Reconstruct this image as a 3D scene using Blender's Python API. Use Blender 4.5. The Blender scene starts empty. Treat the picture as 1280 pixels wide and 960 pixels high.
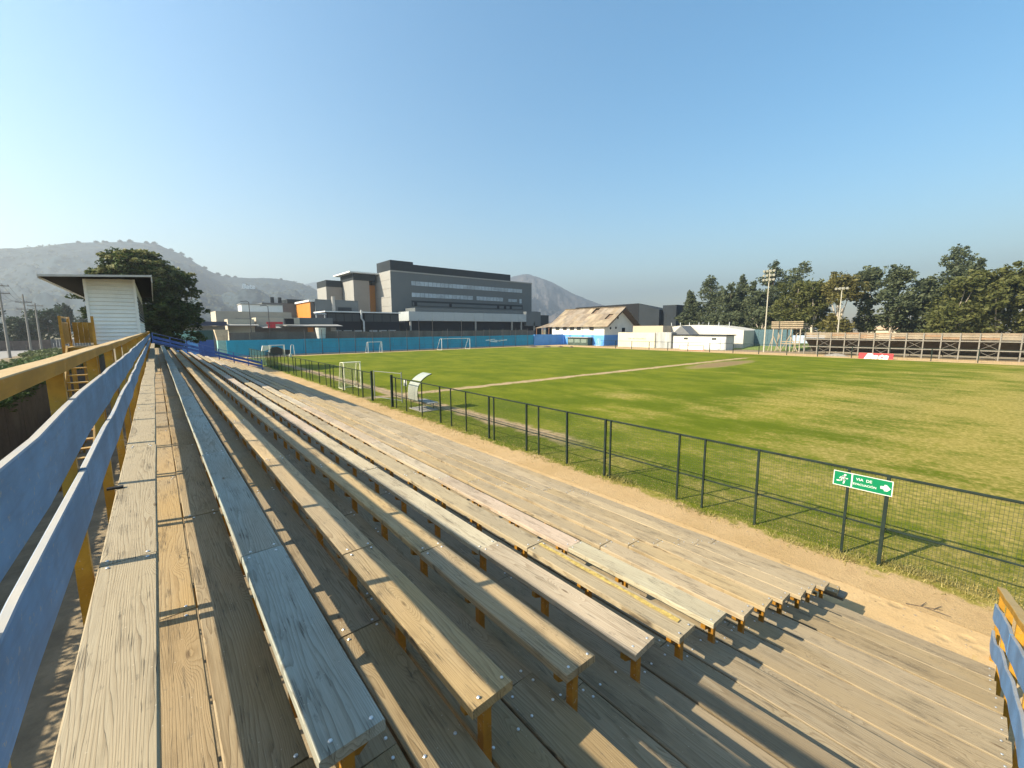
import bpy, math, random
import numpy as np
from mathutils import Vector, Matrix
random.seed(7); rng = np.random.default_rng(7)
S = bpy.context.scene
COL = S.collection
R = math.radians

# ------------------------------------------------------------------ camera
cam_d = bpy.data.cameras.new('camera'); cam = bpy.data.objects.new('camera', cam_d); COL.objects.link(cam)
cam_d.sensor_width = 36.0; cam_d.lens = 520.0 / 1280 * 36.0
cam_d.clip_start = 0.05; cam_d.clip_end = 20000
EYE = 4.65
# world axes: X down the stand towards the pitch, Y along the benches, Z up
M = ((0.76104504, -0.08861939, 0.64261734), (-0.64868981, -0.09868212, 0.75462797), (-0.00345983, -0.99116519, -0.13258804))
cam.matrix_world = Matrix(((M[0][0], -M[0][1], -M[0][2], 0), (M[1][0], -M[1][1], -M[1][2], 0), (M[2][0], -M[2][1], -M[2][2], EYE), (0, 0, 0, 1)))
S.camera = cam

# ------------------------------------------------------------------ sky, sun, exposure
SUN_TO = Vector((-1.30, 0.42, 1.0)).normalized()
w = bpy.data.worlds.new('World'); S.world = w; w.use_nodes = True
nt = w.node_tree; nt.nodes.clear()
sky = nt.nodes.new('ShaderNodeTexSky'); sky.sky_type = 'NISHITA'; sky.sun_disc = False
sky.sun_elevation = math.asin(SUN_TO.z); sky.sun_rotation = math.atan2(SUN_TO.x, SUN_TO.y)
sky.air_density = 1.3; sky.dust_density = 0.5; sky.ozone_density = 0.7; sky.altitude = 300
bg = nt.nodes.new('ShaderNodeBackground'); bg.inputs['Strength'].default_value = 0.076
out = nt.nodes.new('ShaderNodeOutputWorld')
hs = nt.nodes.new('ShaderNodeHueSaturation'); hs.inputs['Saturation'].default_value = 1.45; hs.inputs['Hue'].default_value = 0.492
nt.links.new(sky.outputs[0], hs.inputs['Color']); nt.links.new(hs.outputs[0], bg.inputs[0]); nt.links.new(bg.outputs[0], out.inputs[0])
sd = bpy.data.lights.new('sun', 'SUN'); sun = bpy.data.objects.new('sun', sd); COL.objects.link(sun)
sd.energy = 5.0; sd.angle = R(0.53); sd.color = (1.0, 0.88, 0.67)
sun.rotation_euler = SUN_TO.to_track_quat('Z', 'Y').to_euler(); sun.location = (-60, 20, 60)
S.view_settings.view_transform = 'Standard'; S.view_settings.look = 'None'
S.view_settings.exposure = 1.55; S.view_settings.gamma = 1.0
S.cycles.max_bounces = 6; S.cycles.diffuse_bounces = 3; S.cycles.glossy_bounces = 2; S.cycles.transmission_bounces = 3
S.cycles.transparent_max_bounces = 8; S.cycles.volume_bounces = 0

# ------------------------------------------------------------------ materials
MATS = {}
class NB:
    """small node-graph builder"""
    def __init__(s, name):
        s.m = bpy.data.materials.new(name); s.m.use_nodes = True
        s.t = s.m.node_tree; s.t.nodes.clear()
        s.out = s.t.nodes.new('ShaderNodeOutputMaterial'); s.p = s.t.nodes.new('ShaderNodeBsdfPrincipled')
        s.t.links.new(s.p.outputs[0], s.out.inputs[0])
    def n(s, t): return s.t.nodes.new(t)
    def set(s, sock, v):
        if hasattr(v, 'is_output') or hasattr(v, 'links'): s.t.links.new(v, sock)
        elif isinstance(v, (tuple, list)) and len(v) == 3 and sock.type == 'RGBA': sock.default_value = (*v, 1)
        else: sock.default_value = v
    def math(s, op, a, b=0.0, c=0.0, clamp=False):
        n = s.n('ShaderNodeMath'); n.operation = op; n.use_clamp = clamp
        s.set(n.inputs[0], a); s.set(n.inputs[1], b)
        if len(n.inputs) > 2: s.set(n.inputs[2], c)
        return n.outputs[0]
    def vmul(s, v, k):
        n = s.n('ShaderNodeVectorMath'); n.operation = 'MULTIPLY'; s.set(n.inputs[0], v); s.set(n.inputs[1], k); return n.outputs[0]
    def vadd(s, v, k):
        n = s.n('ShaderNodeVectorMath'); n.operation = 'ADD'; s.set(n.inputs[0], v); s.set(n.inputs[1], k); return n.outputs[0]
    def obj(s): return s.n('ShaderNodeTexCoord').outputs['Object']
    def pos(s): return s.n('ShaderNodeNewGeometry').outputs['Position']
    def noise(s, v, scale=5, detail=3, rough=0.55, dist=0.0):
        n = s.n('ShaderNodeTexNoise'); s.set(n.inputs['Vector'], v); n.inputs['Scale'].default_value = scale
        n.inputs['Detail'].default_value = detail; n.inputs['Roughness'].default_value = rough; n.inputs['Distortion'].default_value = dist
        return n.outputs[0]
    def voro(s, v, scale=5, rnd=1.0):
        n = s.n('ShaderNodeTexVoronoi'); s.set(n.inputs['Vector'], v); n.inputs['Scale'].default_value = scale
        n.inputs['Randomness'].default_value = rnd; return n.outputs[0]
    def ramp(s, v, lo, hi, a=0.0, b=1.0):
        n = s.n('ShaderNodeMapRange'); n.interpolation_type = 'SMOOTHSTEP'; s.set(n.inputs[0], v)
        n.inputs[1].default_value = lo; n.inputs[2].default_value = hi; n.inputs[3].default_value = a; n.inputs[4].default_value = b
        return n.outputs[0]
    def mix(s, f, a, b, mode='MIX'):
        n = s.n('ShaderNodeMix'); n.data_type = 'RGBA'; n.blend_type = mode; s.set(n.inputs[0], f)
        s.set(n.inputs[6], a); s.set(n.inputs[7], b); return n.outputs[2]
    def sep(s, v):
        n = s.n('ShaderNodeSeparateXYZ'); s.set(n.inputs[0], v); return n.outputs
    def comb(s, x, y, z):
        n = s.n('ShaderNodeCombineXYZ'); s.set(n.inputs[0], x); s.set(n.inputs[1], y); s.set(n.inputs[2], z); return n.outputs[0]
    def info(s, k): return s.n('ShaderNodeObjectInfo').outputs[k]
    def bump(s, h, strength=0.3, dist=0.01):
        n = s.n('ShaderNodeBump'); n.inputs['Strength'].default_value = strength; n.inputs['Distance'].default_value = dist
        s.set(n.inputs['Height'], h); s.t.links.new(n.outputs[0], s.p.inputs['Normal'])
    def fin(s, col, rough=0.7, spec=0.3, metal=0.0):
        s.set(s.p.inputs['Base Color'], col); s.set(s.p.inputs['Roughness'], rough)
        s.p.inputs['Specular IOR Level'].default_value = spec; s.p.inputs['Metallic'].default_value = metal
        return s.m
HSV = lambda c, k: tuple(min(1, max(0, x * k)) for x in c)

def plain(name, col, rough=0.7, var=0.12, scale=3.0, spec=0.3, metal=0.0, bump=0.0, bscale=60, streak=False, dirt=None):
    if name in MATS: return MATS[name]
    b = NB(name); p = b.pos()
    v = b.vmul(p, (1, 1, 0.12)) if streak else p
    n = b.noise(v, scale, 4, 0.6); n2 = b.noise(p, scale * 9, 2, 0.6)
    f = b.ramp(b.math('ADD', b.math('MULTIPLY', n, 0.7), b.math('MULTIPLY', n2, 0.3)), 0.3, 0.7)
    c = b.mix(f, HSV(col, 1 - var), HSV(col, 1 + var))
    if dirt:
        d = b.ramp(b.noise(b.vmul(p, (1, 1, 0.3)), scale * 0.9 + .7, 5, 0.7), 0.52, 0.75)
        c = b.mix(b.math('MULTIPLY', d, dirt[1]), c, dirt[0])
    if bump: b.bump(b.noise(p, bscale, 3, 0.6), bump, 0.01)
    MATS[name] = b.fin(c, rough, spec, metal); return MATS[name]

def wood_mat(name, grain=1.0, gray=(0.30, 0.255, 0.18)):
    """weathered pine: contour grain, knots, cracks; local Y runs along the plank, tint from the object colour"""
    b = NB(name)
    rnd = b.info('Random')
    off = b.comb(b.math('MULTIPLY', rnd, 7.31), b.math('MULTIPLY', rnd, 53.7), b.math('MULTIPLY', rnd, 19.3))
    p = b.vadd(b.obj(), off); x, y, z = b.sep(p)
    side = b.math('MULTIPLY', z, 1.0)
    # knots
    kv = b.voro(b.comb(b.math('MULTIPLY', x, 5.2), b.math('MULTIPLY', y, 1.35), b.math('MULTIPLY', z, 2.0)), 1.0)
    kn = b.ramp(kv, 0.0, 0.36, 1.0, 0.0); core = b.ramp(kv, 0.03, 0.075, 1.0, 0.0)
    n1 = b.noise(b.comb(b.math('MULTIPLY', x, 5.5), b.math('MULTIPLY', y, 0.33), b.math('MULTIPLY', z, 5.0)), 1.0, 2.0, 0.45)
    n0 = b.noise(b.comb(b.math('MULTIPLY', x, 30), b.math('MULTIPLY', y, 3.0), z), 1.0, 2.0, 0.5)
    t = b.math('ADD', b.math('MULTIPLY', x, 64.0), b.math('MULTIPLY', n1, 22.0))
    t = b.math('ADD', t, b.math('MULTIPLY', kn, 6.5)); t = b.math('ADD', t, b.math('MULTIPLY', n0, 1.2)); t = b.math('ADD', t, b.math('MULTIPLY', z, 40.0))
    fr = b.math('FRACT', t)
    ring = b.math('POWER', fr, 2.6)                              # slow early wood, sharp late-wood edge
    ring = b.math('MULTIPLY', ring, b.ramp(fr, 0.93, 1.0, 1.0, 0.0))
    fine = b.noise(b.comb(b.math('MULTIPLY', x, 260), b.math('MULTIPLY', y, 5.0), b.math('MULTIPLY', z, 260)), 1.0, 2.0, 0.6)
    blotch = b.noise(b.comb(b.math('MULTIPLY', x, 9), b.math('MULTIPLY', y, 2.2), z), 1.0, 4.0, 0.65)
    big = b.noise(b.comb(b.math('MULTIPLY', x, 2), b.math('MULTIPLY', y, 0.6), z), 1.0, 2.0, 0.5)
    base = b.info('Color')
    c = b.mix(b.ramp(big, 0.35, 0.68, 0.0, 0.55), base, gray)
    c = b.mix(b.math('MULTIPLY', b.math('MULTIPLY', ring, b.ramp(big, 0.3, 0.6, 0.45, 0.95)), 0.72 * grain), c, b.mix(1.0, c, (0.42, 0.34, 0.25), 'MULTIPLY'))
    c = b.mix(b.ramp(fine, 0.35, 0.75, 0.0, 0.35), c, b.mix(1.0, c, (0.55, 0.52, 0.5), 'MULTIPLY'))
    c = b.mix(b.ramp(blotch, 0.5, 0.74, 0.0, 0.5), c, b.mix(1.0, c, (0.50, 0.48, 0.46), 'MULTIPLY'))
    dirt = b.noise(b.comb(b.math('MULTIPLY', x, 22), b.math('MULTIPLY', y, 9), z), 1.0, 4.0, 0.7)
    c = b.mix(b.ramp(dirt, 0.60, 0.72, 0.0, 0.45), c, (0.10, 0.085, 0.065))
    c = b.mix(b.math('MULTIPLY', core, 0.8), c, (0.10, 0.065, 0.035))
    # drying cracks
    ck = b.noise(b.comb(b.math('MULTIPLY', x, 38), b.math('MULTIPLY', y, 0.55), z), 1.0, 3.0, 0.6)
    crack = b.math('MULTIPLY', b.ramp(b.math('ABSOLUTE', b.math('SUBTRACT', ck, 0.5)), 0.0, 0.016, 1.0, 0.0), b.ramp(blotch, 0.5, 0.6))
    c = b.mix(b.math('MULTIPLY', crack, 0.8), c, (0.05, 0.04, 0.03))
    spk = b.ramp(b.voro(b.vmul(p, (26, 26, 26)), 1.0), 0.0, 0.11, 1.0, 0.0)
    c = b.mix(b.math('MULTIPLY', spk, b.ramp(blotch, 0.45, 0.55, 0.0, 0.55)), c, (0.62, 0.56, 0.45))
    h = b.math('SUBTRACT', b.math('ADD', b.math('MULTIPLY', ring, 0.5), b.math('MULTIPLY', fine, 0.35)), b.math('MULTIPLY', crack, 1.2))
    b.bump(h, 0.55, 0.0035)
    m = b.fin(c, b.ramp(fine, 0.3, 0.7, 0.62, 0.85), 0.25)
    MATS[name] = m; return m

def paint_mat(name, col, wear=(0.38, 0.34, 0.28), worn=0.25, rough=0.55, edge=(0.40, 0.37, 0.32)):
    b = NB(name); rnd = b.info('Random')
    p = b.vadd(b.obj(), b.comb(b.math('MULTIPLY', rnd, 31.0), b.math('MULTIPLY', rnd, 17.0), b.math('MULTIPLY', rnd, 9.0)))
    n = b.noise(p, 2.2, 4, 0.6); n2 = b.noise(b.vmul(p, (30, 4, 30)), 1.0, 3, 0.65); n3 = b.noise(p, 38, 3, 0.7)
    c = b.mix(b.ramp(n, 0.3, 0.7), HSV(col, 0.78), HSV(col, 1.2))
    c = b.mix(b.ramp(n2, 0.4, 0.75, 0.0, 0.35), c, HSV(col, 0.5))
    ch = b.math('MULTIPLY', b.ramp(n3, 0.60, 0.68), b.ramp(n, 0.42, 0.6))
    c = b.mix(b.math('MULTIPLY', ch, worn * 3, clamp=True), c, wear)
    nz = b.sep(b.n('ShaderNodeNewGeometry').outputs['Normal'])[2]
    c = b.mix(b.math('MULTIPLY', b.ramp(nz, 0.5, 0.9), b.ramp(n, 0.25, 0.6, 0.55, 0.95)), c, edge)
    b.bump(b.math('ADD', n2, b.math('MULTIPLY', n3, 0.4)), 0.35, 0.003)
    MATS[name] = b.fin(c, rough, 0.35); return MATS[name]

def leaf_mat(name, c1, c2, trans=0.25):
    b = NB(name); p = b.pos(); rnd = b.n('ShaderNodeNewGeometry').outputs['Random Per Island']
    n = b.noise(p, 0.35, 3, 0.6)
    f = b.math('ADD', b.math('MULTIPLY', rnd, 0.55), b.math('MULTIPLY', b.ramp(n, 0.3, 0.7), 0.45))
    c = b.mix(f, c1, c2)
    m = b.fin(c, 0.6, 0.2)
    tr = b.n('ShaderNodeBsdfTranslucent'); b.set(tr.inputs['Color'], c)
    mx = b.n('ShaderNodeMixShader'); mx.inputs[0].default_value = trans
    b.t.links.new(b.p.outputs[0], mx.inputs[1]); b.t.links.new(tr.outputs[0], mx.inputs[2]); b.t.links.new(mx.outputs[0], b.out.inputs[0])
    MATS[name] = m; return m

WOOD = wood_mat('weathered_pine')
WOODF = wood_mat('weathered_pine_far', 0.7)
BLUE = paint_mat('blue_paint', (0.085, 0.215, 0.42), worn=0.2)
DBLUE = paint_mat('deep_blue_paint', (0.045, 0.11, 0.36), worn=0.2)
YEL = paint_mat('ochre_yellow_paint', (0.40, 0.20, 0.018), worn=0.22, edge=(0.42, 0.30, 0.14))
POSTP = paint_mat('shaded_ochre_post_paint', (0.27, 0.125, 0.012), worn=0.2, edge=(0.27, 0.15, 0.03))  # ochre darkened to imitate the shade cast by the seats
SCREW = plain('galvanised_screw', (0.62, 0.63, 0.64), 0.35, 0.1, 40, 0.5, 0.8)
DKGREEN = plain('dark_green_steel', (0.016, 0.026, 0.021), 0.75, 0.3, 6, 0.15)
WIRE = plain('green_wire', (0.03, 0.045, 0.03), 0.5, 0.2, 6)
GALV = plain('galvanised_steel', (0.42, 0.44, 0.45), 0.5, 0.15, 5, 0.5, 0.3)
GALV2 = plain('dull_grey_tube', (0.16, 0.17, 0.17), 0.6, 0.15, 5, 0.4)
WHITEP = plain('white_paint', (0.62, 0.62, 0.58), 0.55, 0.06, 4)
CREAM = plain('cream_paint', (0.50, 0.465, 0.36), 0.7, 0.08, 0.6, dirt=((0.42, 0.36, 0.27), 0.35))
DARK = plain('dark_void', (0.02, 0.022, 0.024), 0.8, 0.2)
BARK = plain('pale_bark', (0.42, 0.36, 0.29), 0.85, 0.25, 1.3, streak=True)
DBARK = plain('dark_bark', (0.11, 0.085, 0.06), 0.9, 0.3, 2.0, streak=True)
OLDWOOD = plain('old_silver_wood', (0.36, 0.30, 0.23), 0.85, 0.25, 2.5, streak=True)

# ------------------------------------------------------------------ geometry helpers
class MB:
    def __init__(s): s.v = []; s.f = []
    def add(s, vs, fs):
        k = len(s.v); s.v += [tuple(a) for a in vs]; s.f += [tuple(i + k for i in f) for f in fs]; return s
    def hexa(s, c8):
        return s.add(c8, [(3, 2, 1, 0), (4, 5, 6, 7), (0, 1, 5, 4), (1, 2, 6, 5), (2, 3, 7, 6), (3, 0, 4, 7)])
    def box(s, x0, x1, y0, y1, z0, z1):
        return s.hexa([(x0, y0, z0), (x1, y0, z0), (x1, y1, z0), (x0, y1, z0), (x0, y0, z1), (x1, y0, z1), (x1, y1, z1), (x0, y1, z1)])
    def bar(s, a, b, wx, wz, up=(0, 0, 1)):
        a, b = Vector(a), Vector(b); d = (b - a).normalized(); u = Vector(up)
        if abs(d.dot(u)) > 0.98: u = Vector((1, 0, 0))
        sx = d.cross(u).normalized() * (wx / 2); sz = sx.cross(d).normalized() * (wz / 2)
        return s.hexa([a - sx - sz, a + sx - sz, b + sx - sz, b - sx - sz, a - sx + sz, a + sx + sz, b + sx + sz, b - sx + sz])
    def tube(s, pts, r, n=6, r1=None, cap=True):
        pts = [Vector(p) for p in pts]; L = len(pts); k = len(s.v); ref = Vector((0.31, 0.77, 0.55))
        for i, p in enumerate(pts):
            d = (pts[min(i + 1, L - 1)] - pts[max(i - 1, 0)]).normalized()
            a = d.cross(ref if abs(d.dot(ref)) < .95 else Vector((1, 0, 0))).normalized(); b_ = d.cross(a)
            rr = r if r1 is None else r + (r1 - r) * i / (L - 1)
            for j in range(n):
                th = 2 * math.pi * j / n; s.v.append(tuple(p + a * (rr * math.cos(th)) + b_ * (rr * math.sin(th))))
        for i in range(L - 1):
            for j in range(n):
                j2 = (j + 1) % n; s.f.append((k + i * n + j, k + i * n + j2, k + (i + 1) * n + j2, k + (i + 1) * n + j))
        if cap:
            s.f.append(tuple(k + j for j in range(n))[::-1]); s.f.append(tuple(k + (L - 1) * n + j for j in range(n)))
        return s
    def prism(s, poly, axis, a0, a1):
        """extrude a 2D polygon along axis 'x','y' or 'z' between a0 and a1"""
        def P(u, v, t): return {'x': (t, u, v), 'y': (u, t, v), 'z': (u, v, t)}[axis]
        n = len(poly)
        return s.add([P(u, v, a0) for u, v in poly] + [P(u, v, a1) for u, v in poly],
                     [tuple(range(n))[::-1], tuple(range(n, 2 * n))] + [(i, (i + 1) % n, n + (i + 1) % n, n + i) for i in range(n)])
    def quad(s, a, b, c, d): return s.add([a, b, c, d], [(0, 1, 2, 3)])
    def mesh(s, name, mat, origin=(0, 0, 0), smooth=False):
        me = bpy.data.meshes.new(name); o = Vector(origin)
        me.from_pydata([tuple(Vector(v) - o) for v in s.v], [], s.f); me.validate(); me.update()
        if isinstance(mat, (list, tuple)):
            for m in mat: me.materials.append(m)
        elif mat: me.materials.append(mat)
        if smooth: me.polygons.foreach_set('use_smooth', [True] * len(me.polygons))
        import bmesh
        bm = bmesh.new(); bm.from_mesh(me); bmesh.ops.recalc_face_normals(bm, faces=bm.faces); bm.to_mesh(me); bm.free()
        return me
    def build(s, name, mat, parent=None, origin=None, smooth=False, **kw):
        """world-coordinate shapes -> one object (placed relative to its parent)"""
        po = wloc(parent)
        if origin is None:
            a = np.array(s.v); c = (a.min(0) + a.max(0)) / 2; origin = (c[0], c[1], a[:, 2].min())
        return place(name, s.mesh(name, mat, origin, smooth), Vector(origin), parent, **kw)

def wloc(o):
    v = Vector((0, 0, 0))
    while o is not None: v += o.location; o = o.parent
    return v
def place(name, me, loc, parent=None, color=None, kind=None, label=None):
    o = bpy.data.objects.new(name, me); COL.objects.link(o)
    if parent: o.parent = parent
    o.location = Vector(loc) - wloc(parent)
    if color: o.color = (*color, 1)
    if kind: o['kind'] = kind
    if label: o['label'] = label
    return o
def tag(o, label, cat, group=None):
    o['label'] = label; o['category'] = cat
    if group: o['group'] = group
    return o
def thing(name, loc, label, cat, group=None):
    o = bpy.data.objects.new(name, None); COL.objects.link(o); o.location = loc; o.empty_display_size = 0.3
    return tag(o, label, cat, group)
def dup(o, parent=None):
    c = o.copy(); COL.objects.link(c)
    if parent: c.parent = parent
    for ch in o.children: dup(ch, c)
    return c
def big_mesh(name, V, F, mat):
    """fast mesh from numpy arrays of quads/tris"""
    me = bpy.data.meshes.new(name); n = F.shape[1]
    me.vertices.add(len(V)); me.vertices.foreach_set('co', V.astype(np.float32).ravel())
    me.loops.add(F.size); me.loops.foreach_set('vertex_index', F.astype(np.int32).ravel())
    me.polygons.add(len(F)); me.polygons.foreach_set('loop_start', np.arange(0, F.size, n, dtype=np.int32))
    me.update(calc_edges=True)
    if isinstance(mat, (list, tuple)):
        for m in mat: me.materials.append(m)
    else: me.materials.append(mat)
    return me

# ================================================================== SETTING: ground
def ground_mat():
    b = NB('dry_earth'); p = b.pos(); x, y, z = b.sep(p)
    n = b.noise(p, 0.05, 5, 0.6); n2 = b.noise(p, 1.2, 5, 0.65); n3 = b.noise(p, 9, 4, 0.7)
    c = b.mix(b.ramp(n2, 0.3, 0.7), (0.17, 0.135, 0.09), (0.27, 0.215, 0.14))
    c = b.mix(b.ramp(n3, 0.45, 0.75, 0, 0.5), c, (0.16, 0.125, 0.08))
    far = b.ramp(y, 100, 180); c = b.mix(b.math('MULTIPLY', far, b.ramp(n, 0.4, 0.6)), c, (0.10, 0.11, 0.045))
    b.bump(b.math('ADD', n2, n3), 0.5, 0.03)
    return b.fin(c, 0.95, 0.1)
def sand_nodes(b, p):
    n = b.noise(p, 0.5, 4, 0.6); n2 = b.noise(p, 3.2, 5, 0.65); n3 = b.noise(p, 28, 3, 0.7)
    c = b.mix(b.ramp(n, 0.3, 0.7), (0.40, 0.275, 0.135), (0.46, 0.325, 0.175))
    c = b.mix(b.ramp(n2, 0.5, 0.75, 0, 0.45), c, (0.32, 0.215, 0.11))
    c = b.mix(b.ramp(n3, 0.52, 0.75, 0, 0.4), c, (0.26, 0.18, 0.10))
    return c, b.math('ADD', b.math('MULTIPLY', n2, 1.0), b.math('MULTIPLY', n3, 0.35))
def sand_mat():
    b = NB('pale_sand'); p = b.pos(); c, h = sand_nodes(b, p)
    foot = b.ramp(b.voro(b.vmul(p, (1.0, 1.0, 0)), 2.6), 0.10, 0.32)
    b.bump(b.math('ADD', h, b.math('MULTIPLY', foot, 0.7)), 0.8, 0.03)
    c = b.mix(b.math('MULTIPLY', b.ramp(b.voro(p, 3.7), 0.04, 0.075, 1, 0), 0.75), c, (0.11, 0.08, 0.045))
    return b.fin(c, 0.95, 0.1)
def pitch_mat():
    b = NB('worn_football_grass'); p = b.pos(); x, y, z = b.sep(p)
    big = b.noise(p, 0.045, 4, 0.6); mid = b.noise(b.vmul(p, (1, 0.55, 1)), 0.35, 5, 0.65); fine = b.noise(p, 5, 5, 0.75); vf = b.noise(p, 40, 3, 0.8)
    # dryness grows towards the near corner of the pitch
    dry = b.math('ADD', b.math('MULTIPLY', b.math('SUBTRACT', 13.5, y), 0.034), b.math('MULTIPLY', b.math('SUBTRACT', mid, 0.5), 1.9))
    dry = b.math('ADD', dry, b.math('MULTIPLY', b.math('SUBTRACT', big, 0.5), 1.6))
    dry = b.math('ADD', dry, b.math('MULTIPLY', b.math('SUBTRACT', fine, 0.5), 1.3))
    med = b.noise(b.vmul(p, (1.0, 0.4, 1)), 1.5, 4, 0.7); dry = b.math('ADD', dry, b.math('MULTIPLY', b.math('SUBTRACT', med, 0.5), 1.0))
    dry = b.math('SUBTRACT', dry, b.ramp(x, 50, 80, 0.10, 0.38)); dry = b.math('SUBTRACT', dry, b.math('MULTIPLY', b.ramp(x, 14, 10.5), b.ramp(y, 6, 16, 0.0, 0.16)))
    df = b.ramp(dry, -0.16, 0.56)
    g = b.mix(b.ramp(mid, 0.35, 0.65), (0.085, 0.114, 0.007), (0.148, 0.164, 0.014))
    g = b.mix(b.ramp(fine, 0.4, 0.7, 0, 0.5), g, (0.058, 0.084, 0.007))
    d = b.mix(b.ramp(fine, 0.35, 0.7), (0.20, 0.175, 0.040), (0.345, 0.275, 0.090))
    c = b.mix(df, g, d)
    c = b.mix(b.ramp(vf, 0.5, 0.8, 0, 0.45), c, b.mix(1.0, c, (0.55, 0.55, 0.45), 'MULTIPLY'))
    # bright-green mowing bands running along the pitch
    st = b.math('SINE', b.math('MULTIPLY', b.math('ADD', y, b.math('MULTIPLY', mid, 2.0)), 0.9))
    c = b.mix(b.ramp(st, -0.6, 0.6, 0, 0.22), c, b.mix(1.0, c, (1.25, 1.18, 1.0), 'MULTIPLY'))
    # bare dirt: halfway line, linesman's track, centre patch
    wob = b.math('MULTIPLY', b.math('SUBTRACT', b.noise(p, 0.6, 4, 0.65), 0.5), 1.5)
    hl = b.math('ABSOLUTE', b.math('ADD', b.math('SUBTRACT', y, b.math('MULTIPLY', b.math('SUBTRACT', 25.0, x), 0.034)), b.math('SUBTRACT', wob, 26.9)))
    t1 = b.math('MULTIPLY', b.ramp(hl, 0.28, 0.75, 1, 0), b.ramp(x, 72, 66))
    t1 = b.math('MULTIPLY', t1, b.ramp(b.noise(p, 0.9, 3, 0.6), 0.30, 0.45, 0.55, 1.0))
    ln = b.math('ABSOLUTE', b.math('ADD', b.math('SUBTRACT', x, 12.75), wob))
    t2 = b.math('MULTIPLY', b.ramp(ln, 0.25, 0.75, 1, 0), b.math('MULTIPLY', b.ramp(y, 9.5, 13), b.ramp(y, 70, 52)))
    ex = b.math('MULTIPLY', b.math('SUBTRACT', x, 55), 0.105); ey = b.math('MULTIPLY', b.math('SUBTRACT', y, 23.0), 0.52)
    el = b.math('ADD', b.math('SQRT', b.math('ADD', b.math('MULTIPLY', ex, ex), b.math('MULTIPLY', ey, ey))), b.math('MULTIPLY', wob, 0.5))
    t3 = b.ramp(el, 0.55, 1.15, 0.85, 0)
    t4x = b.math('MULTIPLY', b.math('SUBTRACT', x, 74), 0.13); t4y = b.math('MULTIPLY', b.math('SUBTRACT', y, 74.5), 0.3)
    t4 = b.ramp(b.math('ADD', b.math('SQRT', b.math('ADD', b.math('MULTIPLY', t4x, t4x), b.math('MULTIPLY', t4y, t4y))), wob), 0.5, 1.2, 0.6, 0)
    dirt = b.math('MAXIMUM', b.math('MAXIMUM', t1, t2), b.math('MAXIMUM', t3, t4))
    dc = b.mix(b.ramp(fine, 0.3, 0.7), (0.27, 0.185, 0.105), (0.45, 0.34, 0.215))
    dc = b.mix(b.math('MULTIPLY', t3, 0.85), dc, (0.16, 0.105, 0.055))
    c = b.mix(dirt, c, dc)
    # ragged edge into the sand path
    s_, h_ = sand_nodes(b, p)
    e = b.math('ADD', x, b.math('ADD', b.math('MULTIPLY', b.math('SUBTRACT', b.noise(p, 1.3, 5, 0.7), 0.5), 1.7), b.math('MULTIPLY', b.math('SUBTRACT', fine, 0.5), 0.5)))
    c = b.mix(b.ramp(e, 10.05, 10.35, 1, 0), c, s_)
    b.bump(b.math('ADD', fine, b.math('MULTIPLY', vf, 0.8)), 0.8, 0.04)
    return b.fin(c, 0.95, 0.05)
def sheet(name, x0, x1, y0, y1, z, mat):
    o = MB().quad((x0, y0, z), (x1, y0, z), (x1, y1, z), (x0, y1, z)).build(name, mat, origin=(0, 0, z)); o['kind'] = 'structure'; return o
sheet('ground', -6000, 6000, -6000, 6000, 0.0, ground_mat())
SAND = sand_mat()
sheet('sand_path', 6.5, 86.5, -60, 84.5, 0.006, SAND)
sheet('football_pitch', 9.2, 79.2, -40, 79.2, 0.012, pitch_mat())
sheet('road', -36, -19.4, -40, 700, 0.006, plain('road_asphalt', (0.24, 0.23, 0.215), 0.9, 0.15, 1.5))
sheet('factory_yard', 5, 130, 87, 110, 0.006, plain('yard_concrete', (0.26, 0.25, 0.23), 0.9, 0.15, 0.8))

# ------------------------------------------------------------------ hills
def hill_mat(name, a, b_, scrub, dens):
    b = NB(name); p = b.pos()
    n = b.noise(p, 0.008, 7, 0.7); n2 = b.noise(p, 0.03, 5, 0.75); v = b.voro(p, dens, 1.0)
    c = b.mix(b.ramp(n, 0.35, 0.65), a, b_)
    c = b.mix(b.ramp(n2, 0.52, 0.70, 0, 0.7), c, HSV(b_, 1.2))
    c = b.mix(b.math('MULTIPLY', b.ramp(v, 0.25, 0.55, 1, 0), b.ramp(n2, 0.36, 0.54)), c, scrub)
    return b.fin(c, 0.95, 0.05)
def smooth_interp(ts, pts, n):
    pts = np.array(pts, float); t = np.linspace(0, len(pts) - 1, n); i = np.clip(t.astype(int), 0, len(pts) - 2); f = (t - i)[:, None]
    P = lambda k: pts[np.clip(k, 0, len(pts) - 1)]
    p0, p1, p2, p3 = P(i - 1), P(i), P(i + 1), P(i + 2)
    return 0.5 * (2 * p1 + (p2 - p0) * f + (2 * p0 - 5 * p1 + 4 * p2 - p3) * f ** 2 + (3 * p1 - p0 - 3 * p2 + p3) * f ** 3)
def fbm(u, v, seed, octs=5):
    r = np.random.default_rng(seed); o = np.zeros_like(u)
    for k in range(octs):
        a = r.uniform(0, 6.28, 4); f = 2 ** k
        o += (np.sin(u * f + a[0] + 1.7 * np.sin(v * f * .7 + a[1])) * np.cos(v * f * 1.1 + a[2] + 1.3 * np.sin(u * f * .8 + a[3]))) / f ** 0.9
    return o
HILLSURF = {}
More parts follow.
